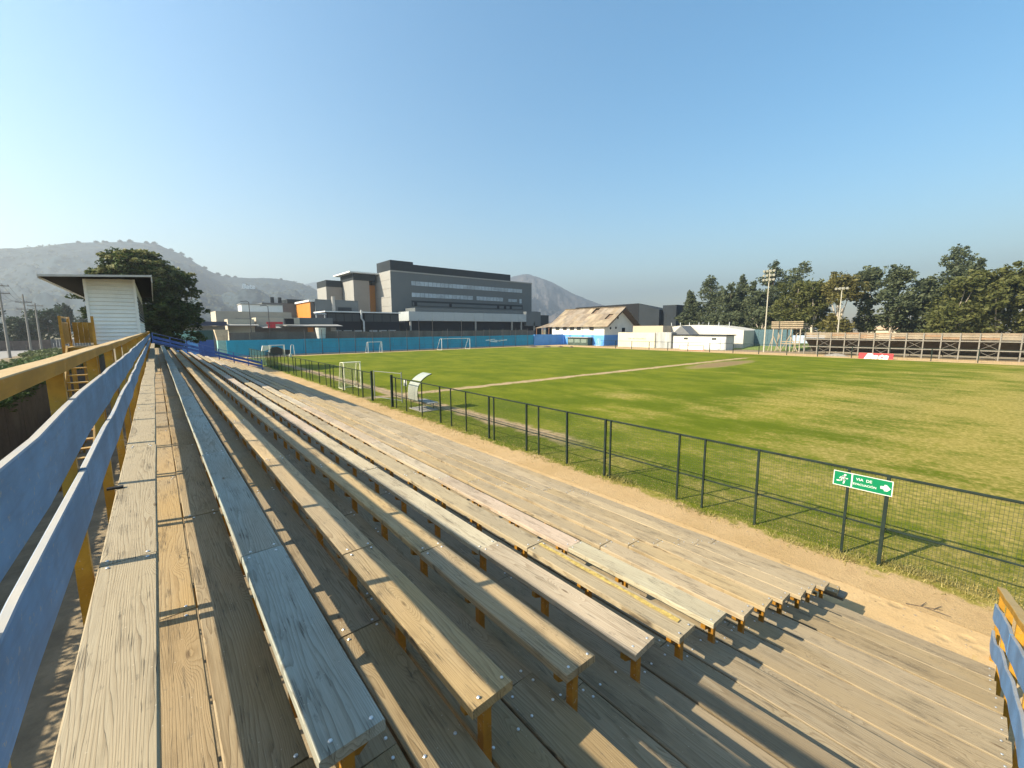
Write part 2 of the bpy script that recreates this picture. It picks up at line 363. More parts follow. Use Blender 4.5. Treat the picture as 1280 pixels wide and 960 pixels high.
def hill(name, pts, run, mat, seed, amp, back=900):
    n = 320; ridge = smooth_interp(None, pts, n); rr = np.hypot(ridge[:, 0], ridge[:, 1])
    d = ridge[:, :2] / rr[:, None]
    ts = np.concatenate([np.linspace(0, 1, 46), 1 + np.linspace(0.04, 1, 10)])
    V = np.zeros((len(ts), n, 3))
    for k, t in enumerate(ts):
        rad = rr - run * (1 - t) if t <= 1 else rr + back * (t - 1)
        h = np.maximum(ridge[:, 2], 0)
        z = h * (t ** 1.25) if t <= 1 else h * (2 - t)
        u = np.linspace(0, 12.1, n); nz = fbm(u, np.full(n, t * 6.0), seed)
        nz2 = fbm(u * 5, np.full(n, t * 22.0), seed + 7, 4)
        z = z + amp * (nz + .2 * nz2) * h / 150 * (t * (1 - t) * 3.2 if t < 1 else 0.0)
        if abs(t - 1) < 1e-6: z = z + 1.5 * fbm(u * 4, u * 0 + 1, seed + 1)
        V[k, :, 0] = d[:, 0] * rad; V[k, :, 1] = d[:, 1] * rad; V[k, :, 2] = z - 1.0
    HILLSURF[name + str(seed)] = V
    m = len(ts); idx = np.arange(m * n).reshape(m, n)
    F = np.stack([idx[:-1, :-1], idx[:-1, 1:], idx[1:, 1:], idx[1:, :-1]], -1).reshape(-1, 4)
    me = big_mesh(name, V.reshape(-1, 3), F, mat); me.polygons.foreach_set('use_smooth', [True] * len(me.polygons))
    o = place(name, me, (0, 0, 0)); o['kind'] = 'structure'; return o
HM = hill_mat('haze_tinted_hillside', (0.024, 0.046, 0.060), (0.050, 0.064, 0.072), (0.004, 0.012, 0.014), 0.075)  # blue of the distance haze mixed into the hillside colour
HL = [(-1150, 1000, 60), (-800, 1260, 90), (-560, 1390, 118), (-398, 1446, 142), (-313, 1467, 168), (-247, 1479, 187), (-187, 1488, 201), (-120, 1495, 218), (-47, 1499, 230), (0, 1500, 234), (32, 1500, 229), (56, 1499, 219), (89, 1497, 203), (123, 1495, 178), (168, 1491, 159), (227, 1483, 158), (288, 1472, 159), (341, 1461, 155), (373, 1453, 146), (417, 1441, 125), (472, 1424, 91), (552, 1395, 45), (646, 1354, 4)]
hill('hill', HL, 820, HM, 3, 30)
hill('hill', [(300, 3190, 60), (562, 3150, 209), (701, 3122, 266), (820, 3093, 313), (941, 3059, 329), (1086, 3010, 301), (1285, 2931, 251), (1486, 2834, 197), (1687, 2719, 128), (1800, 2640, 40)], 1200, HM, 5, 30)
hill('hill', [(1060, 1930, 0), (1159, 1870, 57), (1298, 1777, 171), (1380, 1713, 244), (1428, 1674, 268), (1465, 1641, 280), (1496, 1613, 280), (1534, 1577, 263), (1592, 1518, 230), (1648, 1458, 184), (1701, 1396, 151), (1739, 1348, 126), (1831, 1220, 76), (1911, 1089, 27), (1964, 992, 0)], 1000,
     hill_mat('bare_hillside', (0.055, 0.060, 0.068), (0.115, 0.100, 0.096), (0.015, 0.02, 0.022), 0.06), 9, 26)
# scrub on the near hill: one mass of small bushes, plus the single trees on its ridge
def bush_cloud(pts, sizes):
    t = np.array([(1, 0, 0), (-.5, .87, 0), (-.5, -.87, 0), (0.1, 0, 1.0)]); base = np.array([(0, 1, 3), (1, 2, 3), (2, 0, 3)])
    V = []; F = []
    for i, (p, s) in enumerate(zip(pts, sizes)):
        a = rng.uniform(0, 6.28); c, s_ = math.cos(a), math.sin(a); q = t @ np.array([(c, s_, 0), (-s_, c, 0), (0, 0, 1)])
        V.append(q * s + p); F.append(base + 4 * i)
    return np.concatenate(V), np.concatenate(F)
V = HILLSURF['hill3']; pts = []
for _ in range(5200):
    k = rng.integers(4, 45); j = rng.integers(10, 300); f = rng.uniform(0, 1)
    pts.append(V[k, j] * (1 - f) + V[k, j + 1] * f + np.array((rng.uniform(-6, 6), rng.uniform(-6, 6), 0.5)))
SCRUB = plain('dry_scrub_leaf', (0.055, 0.06, 0.035), 0.9, 0.3, 0.02)
Vb, Fb = bush_cloud(pts, rng.uniform(1.2, 3.6, len(pts)))
o = place('hill_scrub', big_mesh('hill_scrub', Vb, Fb, SCRUB), (0, 0, 0), kind='stuff'); tag(o, 'sparse dark scrub dotted over the dry hillside on the left', 'scrub')

# ------------------------------------------------------------------ foliage helper
def leaves(blobs, n, size, seed, sub=14, flat=0.6, shell=0.75):
    """many small leaf quads gathered in clumps over the surface of each crown blob; local coordinates"""
    r = np.random.default_rng(seed); C = []; vol = np.array([b[3] * b[4] * b[5] for b in blobs]) ** 0.67; share = vol / vol.sum()
    for bl, s in zip(blobs, share):
        m = max(8, int(n * s)); k = max(3, int(sub * (bl[3] * bl[4] * bl[5]) ** 0.25))
        d = r.normal(size=(k, 3)); d /= np.linalg.norm(d, axis=1)[:, None]; d *= (shell + (1 - shell) * r.uniform(-.6, 1, (k, 1)))
        cen = np.array(bl[:3]) + d * np.array(bl[3:6]); cid = r.integers(0, k, m)
        cr = 0.40 * np.array(bl[3:6]) * r.uniform(0.6, 1.2, (k, 1))
        g = r.normal(size=(m, 3)); g /= np.maximum(1.0, np.linalg.norm(g, axis=1)[:, None] / 1.35)
        C.append(cen[cid] + g * cr[cid] * 0.75)
    C = np.concatenate(C); m = len(C)
    a = r.normal(size=(m, 3)); a[:, 2] *= flat; a /= np.linalg.norm(a, axis=1)[:, None]
    b = np.cross(a, r.normal(size=(m, 3))); b /= np.linalg.norm(b, axis=1)[:, None]
    s = size * r.uniform(0.55, 1.35, (m, 1)); a *= s; b *= s * 0.55
    V = np.stack([C - a, C + b * .9, C + a, C - b * .9], 1).reshape(-1, 3)
    return V, np.arange(4 * m).reshape(-1, 4)
def limb_mesh(segs):
    mb = MB()
    for pts, r0, r1 in segs: mb.tube(pts, r0, 6, r1)
    return mb

# ================================================================== GRANDSTAND
PITCHX, RISE = 0.635, 0.218
def seat_xa(i): return -0.34 + PITCHX * i
def seat_z(i): return EYE - 1.248 - RISE * i
def tread_z(i): return EYE - 1.661 - RISE * i
PW, PT = 0.24, 0.048
YEND, YFAR = 1.37, 50.2
def plank_mesh(length, width=PW, thick=PT, seed=0, bow=0.006, stations=4):
    r = random.Random(seed); mb = MB(); c = 0.006; hw = width / 2
    prof = [(-hw, 0), (hw, 0), (hw, thick - c), (hw - c, thick), (-hw + c, thick), (-hw, thick - c)]
    a0, a1 = r.uniform(-1, 1), r.uniform(-1, 1); tw = r.uniform(-.012, .012); ce = (r.uniform(-.006, .006), r.uniform(-.006, .006))
    for k in range(stations):
        t = k / (stations - 1); y = (t - .5) * length; bz = bow * a0 * math.sin(math.pi * t); bx = bow * a1 * math.sin(math.pi * t) * 1.3
        for (u, v) in prof:
            e = ce[0] * u / hw if k == 0 else (ce[1] * u / hw if k == stations - 1 else 0)
            mb.v.append((u + bx, y + e, v + bz + tw * u * (t - .5) * 2))
    n = 6
    for k in range(stations - 1):
        for j in range(n):
            j2 = (j + 1) % n; mb.f.append((k * n + j, k * n + j2, (k + 1) * n + j2, (k + 1) * n + j))
    mb.f.append(tuple(range(n))[::-1]); mb.f.append(tuple((stations - 1) * n + j for j in range(n)))
    return mb
PLANKS = {}
def plank(name, x, y0, y1, z, parent, width=PW, thick=PT, color=(0.5, 0.38, 0.24), var=None, mat=None, label=None, bow=0.006, rz=0.0):
    L = round(y1 - y0 - 0.006, 3); var = random.randrange(5) if var is None else var
    key = (L, width, thick, var, bow, mat.name if mat else '')
    if key not in PLANKS: PLANKS[key] = plank_mesh(L, width, thick, hash(key[:4]) % 999, bow).mesh(name, mat or WOOD)
    o = place(name, PLANKS[key], (x, (y0 + y1) / 2, z), parent, color, label=label)
    o.rotation_euler[2] = rz; return o
_dome = MB(); n = 8
for k, (rr, zz) in enumerate(((0.0085, 0.0), (0.0085, 0.0035), (0.005, 0.0065))):
    _dome.v += [(rr * math.cos(2 * math.pi * j / n), rr * math.sin(2 * math.pi * j / n), zz) for j in range(n)]
_dome.f = [(k * n + j, k * n + (j + 1) % n, (k + 1) * n + (j + 1) % n, (k + 1) * n + j) for k in range(2) for j in range(n)] + [tuple(16 + j for j in range(n))]
def screws(parent, pts, sc=1.0):
    mb = MB()
    for p in pts:
        mb.add([(v[0] * sc + p[0], v[1] * sc + p[1], v[2] * sc + p[2]) for v in _dome.v], _dome.f)
    return mb.build('screws', SCREW, parent, kind='stuff')
def tone(row):
    """planks high in the stand are warmer, trodden lower ones greyer"""
    k = random.uniform(0.86, 1.12); warm = max(0, 1 - row / 7.0); g = random.uniform(-0.02, 0.02)
    c = (0.285 + .055 * warm, 0.222 + .022 * warm, 0.140 - .005 * warm)
    return (c[0] * k, (c[1] + g * .4) * k, (c[2] * .95 + g) * k)

ORD = ['topmost', 'second', 'third', 'fourth', 'fifth', 'sixth', 'seventh', 'eighth', 'ninth', 'tenth', 'eleventh', 'twelfth', 'thirteenth']
BL = ['topmost long plank bench, standing right against the blue and yellow railing',
      'second bench from the top, bluish grey planks shaded by the railing',
      'third bench from the top, its near end half in sun and half in shade',
      'fourth bench from the top, sunny middle strip with shaded edges at its near end',
      'fifth bench from the top, fully sunlit pale plank, uphill of the yellow streaked bench',
      'bench with a yellow paint streak along its near plank, sixth from the top',
      'seventh bench from the top, pale grey planks just below the yellow streaked bench',
      'eighth bench from the top, weathered brownish grey planks',
      'ninth bench from the top, weathered planks in the lower half of the stand',
      'tenth bench from the top, weathered planks, fourth from the sand path',
      'eleventh bench from the top, weathered planks, third from the sand path',
      'twelfth bench from the top, next to the lowest one beside the sand path',
      'lowest long bench of the stand, beside the sand path']
post_me = MB().box(-0.0225, 0.0225, -0.045, 0.045, 0, 1.0)
POSTM = {}
def seat_post(parent, x, y, z0, z1, w=0.05, d=0.045):
    key = (round(z1 - z0, 3), w, d)
    if key not in POSTM: POSTM[key] = MB().box(-w / 2, w / 2, -d / 2, d / 2, 0, z1 - z0).mesh('post', POSTP)
    o = place('post', POSTM[key], (x, y, z0), parent); o.rotation_euler[2] = random.uniform(-.06, .06); return o
CLEAT = MB().prism([(-0.11, -0.012), (0.11, -0.012), (0.11, -0.055), (0.04, -0.11), (-0.11, -0.05)], 'y', -0.02, 0.02).mesh('cleat', POSTP)
LASTROW = 12
for i in range(LASTROW + 1):
    xa = seat_xa(i); zt = seat_z(i); x = xa + PW / 2
    bench = thing('bench', (x, YEND, tread_z(i) if i else tread_z(0)), BL[i], 'bench', 'plank benches of the stand')
    y = (-0.42 if i == 0 else YEND + random.uniform(-.02, .02))
    k = 0; y1 = 3.07 + random.uniform(-.02, .02)
    if i == 0: joints = [-0.42, 0.05, 2.99]
    else: joints = [y, y1]
    while joints[-1] < YFAR - 1.2: joints.append(joints[-1] + 2.95 + random.uniform(-.04, .04))
    joints[-1] = YFAR + random.uniform(-.4, .25)
    for a, b_ in zip(joints[:-1], joints[1:]):
        c = tuple(v * 1.3 for v in tone(i))
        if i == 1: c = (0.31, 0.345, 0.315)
        if i in (4, 6): c = tuple(v * random.uniform(.95, 1.06) for v in (0.46, 0.385, 0.29))
        if i == 5: c = (0.37, 0.305, 0.195)
        if i == 0: c = (0.325, 0.272, 0.185)
        near = b_ < 14
        th_ = PT if i else .066
        pl = plank('seat_plank', x + random.uniform(-.006, .006), a, b_, zt - th_ + random.uniform(-.004, .004), bench, thick=th_, color=c, bow=0.012 if not near else .007, rz=random.uniform(-.002, .002))
        if i == 5 and abs(a - joints[0]) < .01:
            ys = MB(); r_ = random.Random(4); yy = a + .1; edge = []
            L_ = [(x + .025 + r_.uniform(-.012, .006), yy + t * (b_ - a - .12)) for t in np.linspace(0, 1, 22)]
            Rr = [(x + .062 + r_.uniform(-.006, .012), yy + t * (b_ - a - .12)) for t in np.linspace(0, 1, 22)]
            ys.v = [(u, v, zt + .0065) for u, v in L_] + [(u, v, zt + .0065) for u, v in Rr]
            ys.f = [(q, q + 22, q + 23, q + 1) for q in range(21)]
            ys.build('paint_streak', plain('yellow_streak', (0.40, 0.29, 0.085), 0.8, 0.4, 25), pl)
        if b_ < 12.5:
            s_ = []
            for e, sg in ((a, 1), (b_, -1)):
                for xx in (-.075, .075): s_.append((x + xx + random.uniform(-.012, .012), e + sg * random.uniform(.03, .055), zt + .002))
            screws(pl, s_)
    # legs under the bench
    if i == 0: zb, px = 0.0, xa + 0.03
    else: zb, px = tread_z(i) - 0.20, xa + 0.105
    far = MB(); y = 1.54 if i == 0 else joints[0] + 0.06
    while y < YFAR - .2:
        if y < 26:
            seat_post(bench, px, y, zb, zt - PT - .002)
            if i and y < 14: place('cleat', CLEAT, (x, y + .04, zt - PT - .002), bench)
        else: far.box(px - .025, px + .025, y - .022, y + .022, zb, zt - PT)
        y += 1.57 if i == 0 else 0.885 + random.uniform(-.03, .03)
    far.build('far_posts', POSTP, bench, kind='stuff')

stand = thing('grandstand', (4, 25, 0), 'long stepped timber grandstand floor of weathered planks sloping to the sand path', 'grandstand')
nd = 0; fard = MB()
for i in range(LASTROW + 1):
    xa = seat_xa(i); zt = tread_z(i)
    for j, (xs, xo) in enumerate(((0.143, 0.0), (0.396, 0.0))):
        if i == LASTROW and j == 1:
            a = 1.28
        else: a = -0.33 - 0.05 * max(0, 1 - i / 12) + random.uniform(-.015, .015)
        zz = zt - PT + (0.0 if j == 0 else .003)
        wd_ = PW if j == 0 else .262
        x = xa + xs + wd_ / 2
        if i == LASTROW and j == 1: zz += 0.19
        cur = a; nxt = (1.62 if (i + j) % 2 else 3.05) + random.uniform(-.06, .06)
        if i > 4 and (i + j) % 3 == 0: nxt = 2.4 + random.uniform(-.3, .3)
        if i == 1 and j == 1: nxt = 2.45
        while cur < YFAR - .01:
            nxt = min(nxt, YFAR)
            if YFAR - nxt < 1: nxt = YFAR
            if cur < 26:
                c = tuple(v * (1.03 if i > 4 else .94 if j == 0 else .76) for v in tone(i + 2 if i > 2 else i))  # outer planks of upper rows coloured darker to deepen their shade
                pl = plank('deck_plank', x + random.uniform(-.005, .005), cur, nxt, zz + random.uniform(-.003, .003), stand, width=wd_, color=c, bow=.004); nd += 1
                if nxt < 9.5:
                    s_ = []
                    for e, sg in ((cur, 1), (nxt, -1)):
                        for xx in (-.08, .08): s_.append((x + xx + random.uniform(-.015, .015), e + sg * random.uniform(.03, .06), zz + PT + .001))
                    if cur < 0:
                        for xx in (-.08, .08): s_.append((x + xx, YEND + .1 + random.uniform(-.02, .02), zz + PT + .001))
                    screws(pl, s_)
            else:
                m_ = plank_mesh(nxt - cur - .006, wd_, seed=random.randrange(99))
                fard.add([(v[0] + x, v[1] + (cur + nxt) / 2, v[2] + zz) for v in m_.v], m_.f)
            cur = nxt; nxt = cur + 2.95 + random.uniform(-.05, .05)
o = fard.build('far_deck_planks', WOODF, stand, kind='stuff', origin=(4, 38, 1)); o.color = (0.33, 0.26, 0.165, 1)
# sawtooth carriers and legs below the floor
fr = MB()
y = -0.2
while y < YFAR:
    for i in range(LASTROW + 1):
        fr.box(seat_xa(i) + .01, seat_xa(i) + .633, y, y + .045, tread_z(i) - PT - .15, tread_z(i) - PT - .002)
        if i % 3 == 0 and tread_z(i) > .5: fr.box(seat_xa(i) + .3, seat_xa(i) + .39, y, y + .045, 0, tread_z(i) - PT - .15)
    y += 1.77
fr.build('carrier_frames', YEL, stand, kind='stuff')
o = plank('foot_plank', 8.02, 1.22, 4.1, 0.36, stand, color=(0.25, 0.21, 0.16))

# ------------------------------------------------------------------ railings
def board(name, p0, p1, h, t, side, mat, parent, seed, wav=0.006):
    """painted plank on edge from p0 to p1 (points on its top edge), slightly warped; side = unit vector of its thickness"""
    r = random.Random(seed); p0, p1, side = Vector(p0), Vector(p1), Vector(side); d = p1 - p0; L = d.length; mb = MB(); n = 6
    up = Vector((0, 0, 1))
    ph = r.uniform(0, 6)
    for k in range(n):
        t_ = k / (n - 1); w_ = wav * (math.sin(ph + t_ * 5.2) + .5 * math.sin(2.3 * ph + t_ * 11)) * math.sin(math.pi * t_) ** .5 if 0 < t_ < 1 else 0
        b = p0 + d * t_ + up * w_ + side * (w_ * .7)
        for s_, z_ in ((0, -h), (t, -h), (t, -.004), (t - .004, 0), (.004, 0), (0, -.004)):
            mb.v.append(tuple(b + side * s_ + up * z_))
    m = 6
    for k in range(n - 1):
        for j in range(m):
            j2 = (j + 1) % m; mb.f.append((k * m + j, k * m + j2, (k + 1) * m + j2, (k + 1) * m + j))
    mb.f += [tuple(range(m))[::-1], tuple((n - 1) * m + j for j in range(m))]
    c = (p0 + p1) / 2
    return mb.build(name, mat, parent, origin=tuple(c))
rail = thing('guard_rail', (-.4, 25, 0), 'long guard railing of blue boards under an ochre yellow top rail along the top bench', 'railing')
ys = [-0.42]; y = 1.46
while y < 49.6: ys.append(y); y += 1.57
ys.append(50.2)
for k, y in enumerate(ys):
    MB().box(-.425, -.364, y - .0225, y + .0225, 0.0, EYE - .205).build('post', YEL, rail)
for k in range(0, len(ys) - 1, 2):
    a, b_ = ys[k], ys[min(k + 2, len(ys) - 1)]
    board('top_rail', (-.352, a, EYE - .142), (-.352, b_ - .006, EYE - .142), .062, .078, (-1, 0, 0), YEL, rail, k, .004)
kk = 0
for off, sh in ((.352, 0), (.712, 1)):
    st = [ys[0]] + ys[1 + sh::2]
    if st[-1] != ys[-1]: st.append(ys[-1])
    for a, b_ in zip(st[:-1], st[1:]):
        kk += 1
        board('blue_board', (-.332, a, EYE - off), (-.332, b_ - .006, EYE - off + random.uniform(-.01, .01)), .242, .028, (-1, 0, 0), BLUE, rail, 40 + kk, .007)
# railing down the near end of the stand
rr = thing('guard_rail', (7, -.4, 0), 'short sloping guard railing with blue boards closing the near end of the stand', 'railing')
def rp(x, off): return (x, -.292 - .0145 * (8.6 - x), 1.07 + .342 * (8.6 - x) - off)
nrm = (0, -1, 0)
xs = [8.55, 7.35, 6.1, 4.85, 3.6, 2.3, 1.0, -0.3]
for k, x in enumerate(xs):
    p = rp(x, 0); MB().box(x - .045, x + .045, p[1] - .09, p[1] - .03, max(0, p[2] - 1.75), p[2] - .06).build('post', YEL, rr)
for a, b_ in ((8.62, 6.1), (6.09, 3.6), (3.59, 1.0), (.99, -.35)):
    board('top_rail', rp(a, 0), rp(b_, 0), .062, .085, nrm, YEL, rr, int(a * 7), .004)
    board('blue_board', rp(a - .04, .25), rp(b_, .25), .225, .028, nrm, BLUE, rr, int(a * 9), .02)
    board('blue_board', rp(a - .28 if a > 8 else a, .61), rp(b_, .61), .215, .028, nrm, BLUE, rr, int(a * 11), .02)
# far end railing: deep blue boards stepping down with the slope
fe = thing('guard_rail', (4, 50.5, 0), 'deep blue board railing sloping down the far end of the stand', 'railing')
def fp(x, off): return (x, 50.55, 4.28 - .338 * x - off)
for k in range(8):
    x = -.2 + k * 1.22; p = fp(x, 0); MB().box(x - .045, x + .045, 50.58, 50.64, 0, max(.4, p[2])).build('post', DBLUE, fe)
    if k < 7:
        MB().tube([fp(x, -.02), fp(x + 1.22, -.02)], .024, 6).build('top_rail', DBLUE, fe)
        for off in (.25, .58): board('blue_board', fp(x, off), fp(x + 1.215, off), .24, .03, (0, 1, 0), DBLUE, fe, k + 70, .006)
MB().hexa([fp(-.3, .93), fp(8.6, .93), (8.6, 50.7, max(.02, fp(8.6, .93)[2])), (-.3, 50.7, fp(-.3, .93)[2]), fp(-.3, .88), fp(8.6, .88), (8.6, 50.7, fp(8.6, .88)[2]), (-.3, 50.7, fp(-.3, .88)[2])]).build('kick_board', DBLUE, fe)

# ------------------------------------------------------------------ mesh fence along the pitch
FX = 10.42
fence = thing('mesh_fence', (FX, 26, 0), 'dark green wire mesh fence with slim posts between the sand path and the pitch', 'fence')
posts = [-2.3, -.9, 1.15, 1.74, 3.39, 4.65, 5.34, 7.55, 7.75, 9.33, 10.72, 11.39, 13.4, 13.75, 15.45, 16.7, 17.7, 19.6, 21.4, 22.7]
posts2 = [27.9, 28.7, 29.8, 31.75, 33.95, 34.75, 35.9, 37.75, 39.8, 40.65, 41.75, 43.5, 45.6, 46.5, 48.6, 50.2, 51.9, 53.6, 55.5, 57.6, 59.3, 61.6, 63.7, 66, 68.2, 70.5, 72.4]
for y in posts + posts2:
    s = 0.022 + .008 * (round(y * 10) % 3 == 0)
    MB().box(FX - s, FX + s, y - s, y + s, 0.0, 1.84).build('post', DKGREEN, fence).rotation_euler = (random.uniform(-.012, .012), random.uniform(-.012, .012), 0)
def frun(y0, y1, dv, dh):
    MB().tube([(FX + .035, y0, 1.82), (FX + .035, y1, 1.82)], .027, 6).build('top_rail', DKGREEN, fence)
    MB().tube([(FX + .035, y0, .77), (FX + .035, y1, .77)], .02, 6).build('mid_rail', DKGREEN, fence)
    mb = MB(); s = .0023; y = y0
    while y < y1:
        mb.quad((FX + .05, y - s, .04), (FX + .05, y + s, .04), (FX + .05, y + s, 1.8), (FX + .05, y - s, 1.8)); y += dv
    z = .05
    while z < 1.8:
        mb.add([(FX + .052, y0, z - s), (FX + .052, y1, z - s), (FX + .052, y1, z + s), (FX + .052, y0, z + s)], [(0, 1, 2, 3)]); z += dh
    mb.build('wire_mesh', WIRE, fence, kind='stuff')
frun(-2.5, 23.2, .05, .075); frun(26.3, 54.0, .05, .075)
def screen_mat():
    b = NB('green_shade_net'); p = b.pos(); n = b.noise(p, 14, 3, .7)
    m = b.fin(b.mix(n, (.02, .05, .045), (.04, .085, .075)), .8, .1)
    tr = b.n('ShaderNodeBsdfTransparent'); mx = b.n('ShaderNodeMixShader'); mx.inputs[0].default_value = .62
    b.t.links.new(tr.outputs[0], mx.inputs[1]); b.t.links.new(b.p.outputs[0], mx.inputs[2]); b.t.links.new(mx.outputs[0], b.out.inputs[0]); return m
NET = screen_mat()
sc = MB()
for a, b_ in zip([54] + posts2[18:-1], posts2[18:]):
    sc.quad((FX + .06, a, .05), (FX + .06, b_, .05), (FX + .06, b_, 1.8), (FX + .06, a, 1.8))
sc.build('shade_net', NET, fence)
MB().tube([(FX + .035, 54, 1.82), (FX + .035, 72.4, 1.82)], .027, 6).build('top_rail', DKGREEN, fence)
# gate gap
for y in (23.25, 26.25): MB().box(FX - .06, FX + .06, y - .06, y + .06, 0, 1.95).build('gate_post', DKGREEN, fence)
gate = thing('field_gate', (FX + .4, 24.7, 0), 'pale grey tube gate frame standing open in the mesh fence', 'gate')
for (a, b_) in (((FX + .1, 26.1, .15), (FX + .1, 26.1, 2.0)), ((FX + .75, 23.5, .15), (FX + .75, 23.5, 2.05))): MB().tube([a, b_], .03, 8).build('upright', GALV2, gate)
for z in (.28, 1.95): MB().tube([(FX + .1, 26.1, z), (FX + .75, 23.5, z)], .02, 8).build('crossbar', GALV2, gate)
MB().box(FX + .72, FX + .74, 22.75, 23.15, 1.25, 1.62).build('notice_plate', plain('pale_plate', (.5, .52, .47)), gate)

# ------------------------------------------------------------------ evacuation sign
SG = plain('sign_green', (0.0, 0.165, 0.068), 0.5, 0.05); SW = plain('sign_white', (0.58, 0.60, 0.57), 0.45, 0.03)
sgn = thing('evacuation_sign', (FX - .05, 1.525, 1.452), 'green and white evacuation route sign with running figure and arrow on the fence', 'sign')
sx = FX - .045; y0, y1, z0, z1 = 1.068, 1.982, 1.452, 1.753
MB().box(sx - .006, sx, y0, y1, z0, z1).build('panel', SG, sgn)
xf = sx - .008
def srect(mb, ya, yb, za, zb): mb.box(xf - .001, xf + .001, ya, yb, za, zb)
bd = MB(); t = .014
srect(bd, y0, y1, z1 - t, z1); srect(bd, y0, y1, z0, z0 + t); srect(bd, y0, y0 + t, z0 + t, z1 - t); srect(bd, y1 - t, y1, z0 + t, z1 - t)
ydiv = y1 - .30; srect(bd, ydiv - .012, ydiv + .012, z0 + t, z1 - t); bd.build('white_border', SW, sgn)
# seen from the stand (looking along +X) the reading direction is -Y
def s2(u, v): return (y1 - u, z0 + v)
man = MB()
def limb(pts, w):
    for (a, b_) in zip(pts[:-1], pts[1:]): man.hexa(_strip(a, b_, w))
def _strip(a, b_, w, th=.001):
    ax, ay = a; bx, by = b_; dx, dy = bx - ax, by - ay; L = math.hypot(dx, dy); nx, ny = -dy / L * w / 2, dx / L * w / 2; ex, ey = dx / L * w * .3, dy / L * w * .3
    c = [s2(ax - nx - ex, ay - ny - ey), s2(ax + nx - ex, ay + ny - ey), s2(bx + nx + ex, by + ny + ey), s2(bx - nx + ex, by - ny + ey)]
    return [(xf + th, *q) for q in c] + [(xf - th, *q) for q in c]
limb([(.165, .20), (.150, .145)], .042)
limb([(.150, .145), (.185, .125), (.172, .06)], .024); limb([(.150, .14), (.118, .105), (.065, .10)], .024)
limb([(.165, .195), (.125, .185), (.105, .155)], .018); limb([(.170, .195), (.200, .165), (.232, .172)], .018)
hd = [s2(.188 + .021 * math.cos(a), .236 + .021 * math.sin(a)) for a in np.linspace(0, 2 * math.pi, 12, endpoint=False)]
man.prism(hd, 'x', xf - .001, xf + .001); man.build('running_figure', SW, sgn)
ar = [s2(*q) for q in ((.735, .118), (.735, .168), (.79, .175), (.79, .205), (.825, .207), (.885, .143), (.84, .085), (.79, .083), (.79, .112))]
MB().prism(ar, 'x', xf - .001, xf + .001).build('arrow', SW, sgn)
def text_mesh(txt, size, mat, name, shear=0.0, bold=0.0, align='CENTER', extrude=.001):
    cu = bpy.data.curves.new(name, 'FONT'); cu.body = txt; cu.size = size; cu.align_x = align; cu.shear = shear; cu.offset = bold; cu.extrude = extrude; cu.resolution_u = 3
    o = bpy.data.objects.new(name, cu); COL.objects.link(o); bpy.context.view_layer.update()
    me = bpy.data.meshes.new_from_object(o.evaluated_get(bpy.context.evaluated_depsgraph_get())); bpy.data.objects.remove(o); me.name = name
    me.materials.clear(); me.materials.append(mat); return me
TOWARD_MX = Matrix(((0, 0, -1), (-1, 0, 0), (0, 1, 0))).to_euler()      # text readable from -X
TOWARD_MY = Matrix(((1, 0, 0), (0, 0, -1), (0, 1, 0))).to_euler()       # text readable from -Y
for body, u, v, sz in (('VIA  DE', .485, .178, .074), ('EVACUACIÓN', .500, .085, .056)):
    o = place('lettering', text_mesh(body, sz, SW, 'lettering', bold=.0010), (xf, *s2(u, v)), sgn); o.rotation_euler = TOWARD_MX

# ------------------------------------------------------------------ dugout shelter beside the fence
dg = thing('dugout_shelter', (11.6, 21.2, 0), 'small team shelter with curved translucent panels and a bench behind the mesh fence', 'shelter')
POLY = plain('ribbed_polycarbonate', (0.30, 0.32, 0.28), 0.35, 0.12, 2, .4)
def shell(pts, ya, yb, name):
    mb = MB(); n = len(pts)
    for (x, z) in pts: mb.v += [(x, ya, z), (x, yb, z), (x + .012, ya, z - .012), (x + .012, yb, z - .012)]
    for k in range(n - 1):
        a = 4 * k; b_ = a + 4; mb.f += [(a, a + 1, b_ + 1, b_), (a + 2, b_ + 2, b_ + 3, a + 3), (a, b_, b_ + 2, a + 2), (a + 1, a + 3, b_ + 3, b_ + 1)]
    mb.f += [(0, 2, 3, 1), (4 * n - 4, 4 * n - 3, 4 * n - 1, 4 * n - 2)]
    mb.build(name, POLY, dg, smooth=False)
shell([(10.85, .62), (10.84, .9), (10.86, 1.2), (10.90, 1.40), (10.98, 1.55), (11.08, 1.66)], 20.9, 22.05, 'back_panel')
shell([(11.12, 1.72), (11.32, 1.88), (11.52, 1.99), (11.72, 2.07), (11.85, 2.10)], 21.0, 22.0, 'roof_panel')
for y in (21.0, 22.0):
    MB().tube([(11.0, y, 0), (11.0, y, .6), (10.9, y, 1.2), (11.05, y, 1.58), (11.3, y, 1.83), (11.55, y, 1.98), (11.85, y, 2.08)], .025, 6).build('frame_tube', DKGREEN, dg)
    MB().tube([(11.9, y, 0), (11.9, y, .45)], .022, 6).build('seat_leg', DKGREEN, dg)
    MB().tube([(11.0, y, .42), (11.9, y, .42)], .02, 6).build('seat_bar', DKGREEN, dg)
MB().box(11.35, 11.95, 20.5, 22.1, .46, .50).build('seat', plain('pale_seat', (.26, .27, .27)), dg)
MB().box(10.95, 12.0, 20.6, 22.2, .02, .06).build('floor_slab', plain('slab', (.3, .28, .25), .9), dg)

